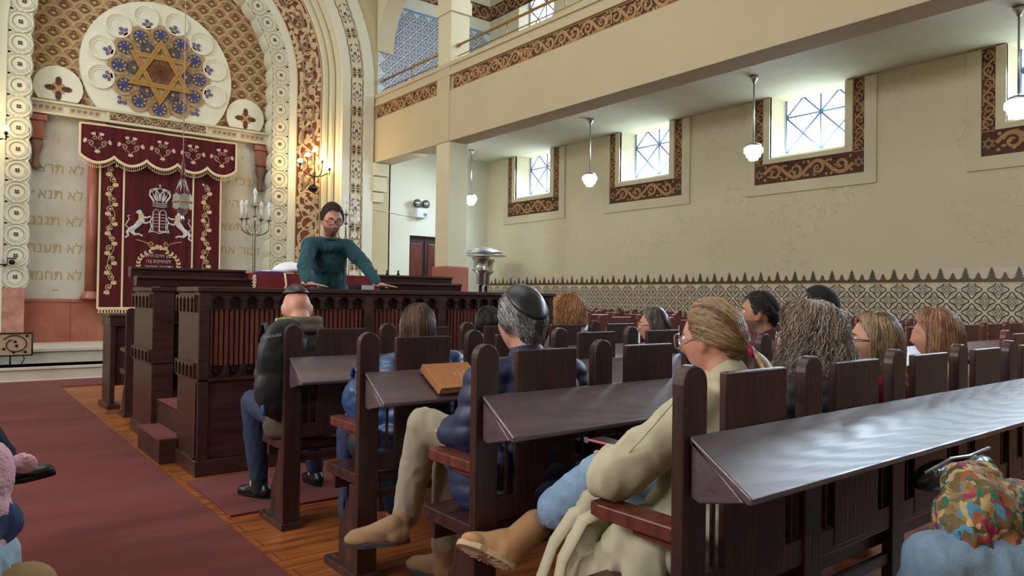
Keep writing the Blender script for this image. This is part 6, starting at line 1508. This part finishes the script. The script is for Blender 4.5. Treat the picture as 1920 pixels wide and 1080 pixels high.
cols = [(0, rgb(112, 98, 66)), (.22, rgb(150, 128, 88)), (.36, rgb(30, 118, 92)), (.45, rgb(196, 168, 120)), (.58, rgb(164, 92, 60)), (.68, rgb(86, 74, 52)), (.78, rgb(84, 144, 176)), (.85, rgb(176, 156, 120)), (.93, rgb(160, 44, 88))]
E_[0].color = (*cols[0][1], 1); E_[1].position = cols[1][0]; E_[1].color = (*cols[1][1], 1)
for ps, c in cols[2:]: e = E_.new(ps); e.color = (*c, 1)
sep = nt.nodes.new('ShaderNodeSeparateColor'); nt.links.new(tc.outputs['Object'], nz.inputs[0]); nt.links.new(tc.outputs['Object'], mxv.inputs[4]); nt.links.new(nz.outputs['Color'], mxv.inputs[5]); nt.links.new(mxv.outputs[1], vo.inputs['Vector'])
nt.links.new(vo.outputs['Color'], sep.inputs[0]); nt.links.new(sep.outputs[0], cr.inputs[0]); nt.links.new(cr.outputs[0], b_.inputs['Base Color'])
t = thing('flowered_scarf', 'bundled flowered scarf in olive, teal and pink on the lap at bottom right', 'scarf', (2.22, .74, .60)); B = Blob()
B.ell((.0, .0, .10), (.15, .10, .10)); B.ell((.16, -.03, .08), (.17, .11, .09)); B.ell((.03, .03, .17), (.09, .07, .06)); B.cap((-.12, -.02, .08), .05, (-.10, -.05, -.08), .03); B.cap((-.05, -.06, .05), .05, (.30, -.1, .02), .06); B.ell((.1, .03, .19), (.08, .05, .035))
B.fuse('scarf_cloth', fl, t, .009, 2, disp=folds(.016, 14, 3))
t = thing('black_handbag', 'black handbag with a light edge lying behind the flowered scarf at the right edge', 'bag', (2.55, .98, .58)); B = Blob(); B.ell((.05, 0, .13), (.19, .05, .045)); B.ell((.25, -.02, .13), (.15, .05, .045)); B.fuse('bag_body', blkleather, t, .010, 2, disp=folds(.006, 14, 3)); m = MB(); m.tube([(-.15, -.03, .17), (0, -.05, .20), (.12, -.06, .195), (.3, -.06, .20)], .005, 6); m.build('zip_edge', silver, t)
# ---- left edge: seated adult with crossed leg, child in pink hood, adult in tan trousers
bench = pew(4, (-.62, 1.2, 0), -pi/2, 'walnut pew along the left side of the aisle, just outside the picture', 'pews on the left')
p = person('person at the left edge in navy trousers with a polished black shoe', (-.36, 3.62, 0), (-.40, 3.60, 1.20), heading=-1.2, vox=.012, wide=.18, torso=-1.45,
    legs={-1: ((.06, 3.82, .80), (.23, 3.90, .53)), 1: ((.08, 3.50, .56), (.05, 3.52, .12)), ('f', -1): (.12, .03, -.04)})
hair(p['M'], p['org'], p['t'], dk, 'short', n=1200, length=.04, vol=1.07, seed=33, r=.002); facebits(p, False)
top_garment(p, 'jacket', dkjean, thick=.03, disp=folds()); trousers(p, mat('navy_trouser', rgb(28, 36, 58), .85), ankle=.95)
shoe('shoe', blkleather, p['t'], p['org'], (.17, 3.90, .41), (.425, 3.93, .43), up=(-.1, 0, 1)); shoe('shoe', blkleather, p['t'], p['org'], (.05, 3.52, .015), (.27, 3.50, .015))
p = person('child at the left edge in a pink fleece hood with a round ear', (-.03, 2.12, .10), (.065, 2.14, .83), heading=-.3, hs=.80, s=.62, vox=.009, wide=.045, chest_r=.06,
    legs={-1: ((-.02, 2.28, .61), (-.02, 2.34, .30)), 1: ((.085, 2.20, .60), (.10, 2.22, .34))}, arms={1: ((.07, 2.12, .72), (-.04, 2.18, .70)), -1: ((-.12, 2.16, .72), (-.08, 2.24, .66))})
pf = mat('pink_fleece', rgb(214, 168, 180), .95, noise_amt=.12, nscale=40, bump=.9, bscale=110)
B = Blob(); c = V((.068, 2.13, .83)); B.ell(c, (.080, .090, .10)); B.ell(c+V((-.01, -.02, -.07)), (.085, .08, .06)); B.cap(c+V((-.01, 0, -.06)), .080, c+V((-.015, -.01, -.09)), .076)
B.fuse('fleece_hood', pf, p['t'], .008, 2, disp=folds(.006, 22, 3), org=p['org'])
B = Blob(); e = c+V((.098, .02, .020)); B.ell(e, (.036, .012, .027), Matrix.Rotation(-.6, 3, 'Z')); B.cap(e, .014, c+V((.06, .0, .03)), .018); B.fuse('hood_ear', pf, p['t'], .006, 2, org=p['org'])
B = Blob(); B.cap((.03, 2.11, .76), .085, (.03, 2.10, .70), .095); B.cap((.085, 2.11, .755), .055, (.115, 2.13, .715), .052); B.cap((.115, 2.13, .715), .046, (.03, 2.20, .69), .042); B.fuse('denim_jacket', mat('indigo_denim', rgb(36, 52, 90), .85, bump=.2, bscale=120), p['t'], .008, 2, disp=folds(.008, 14, 3), org=p['org'])
B = Blob(); B.cap((.03, 2.10, .63), .105, (.085, 2.17, .61), .085); B.cap((.085, 2.17, .60), .085, (.10, 2.20, .44), .062); B.cap((.10, 2.20, .44), .06, (.11, 2.22, .30), .05); B.cap((-.04, 2.14, .62), .09, (-.03, 2.25, .56), .07); B.fuse('trousers', mat('pale_blue_trousers', rgb(150, 176, 192), .85, noise_amt=.15, nscale=18), p['t'], .009, 2, disp=folds(.012, 12, 5), org=p['org'])
p = person('adult in tan trousers at the bottom left corner', (-.38, 1.90, 0), (-.42, 1.90, 1.22), heading=-.8, vox=.012, wide=.18, torso=-1.2, arms={1: ((-.28, 1.66, .74), (-.10, 1.76, .70)), -1: ((-.52, 2.14, .78), (-.40, 2.08, .70))}, legs={-1: ((.165, 2.08, .545), (.16, 2.14, .12)), 1: ((.10, 1.74, .555), (.16, 1.76, .12))})
hair(p['M'], p['org'], p['t'], bl, 'long', n=1200, length=.10, vol=1.14, seed=35, r=.002, frizz=.003); facebits(p, False)
top_garment(p, 'jumper', mat('grey_jumper', rgb(110, 112, 116), .9), thick=.03, disp=folds()); trousers(p, mat('tan_trouser', rgb(150, 122, 88), .85, noise_amt=.1, nscale=10), thick=.02)
for a in (-1, 1): q = p['S'][('a', a)]; shoe('shoe', blkleather, p['t'], p['org'], (q.x-.02, q.y, .015), (q.x+.20, q.y+.05, .015))
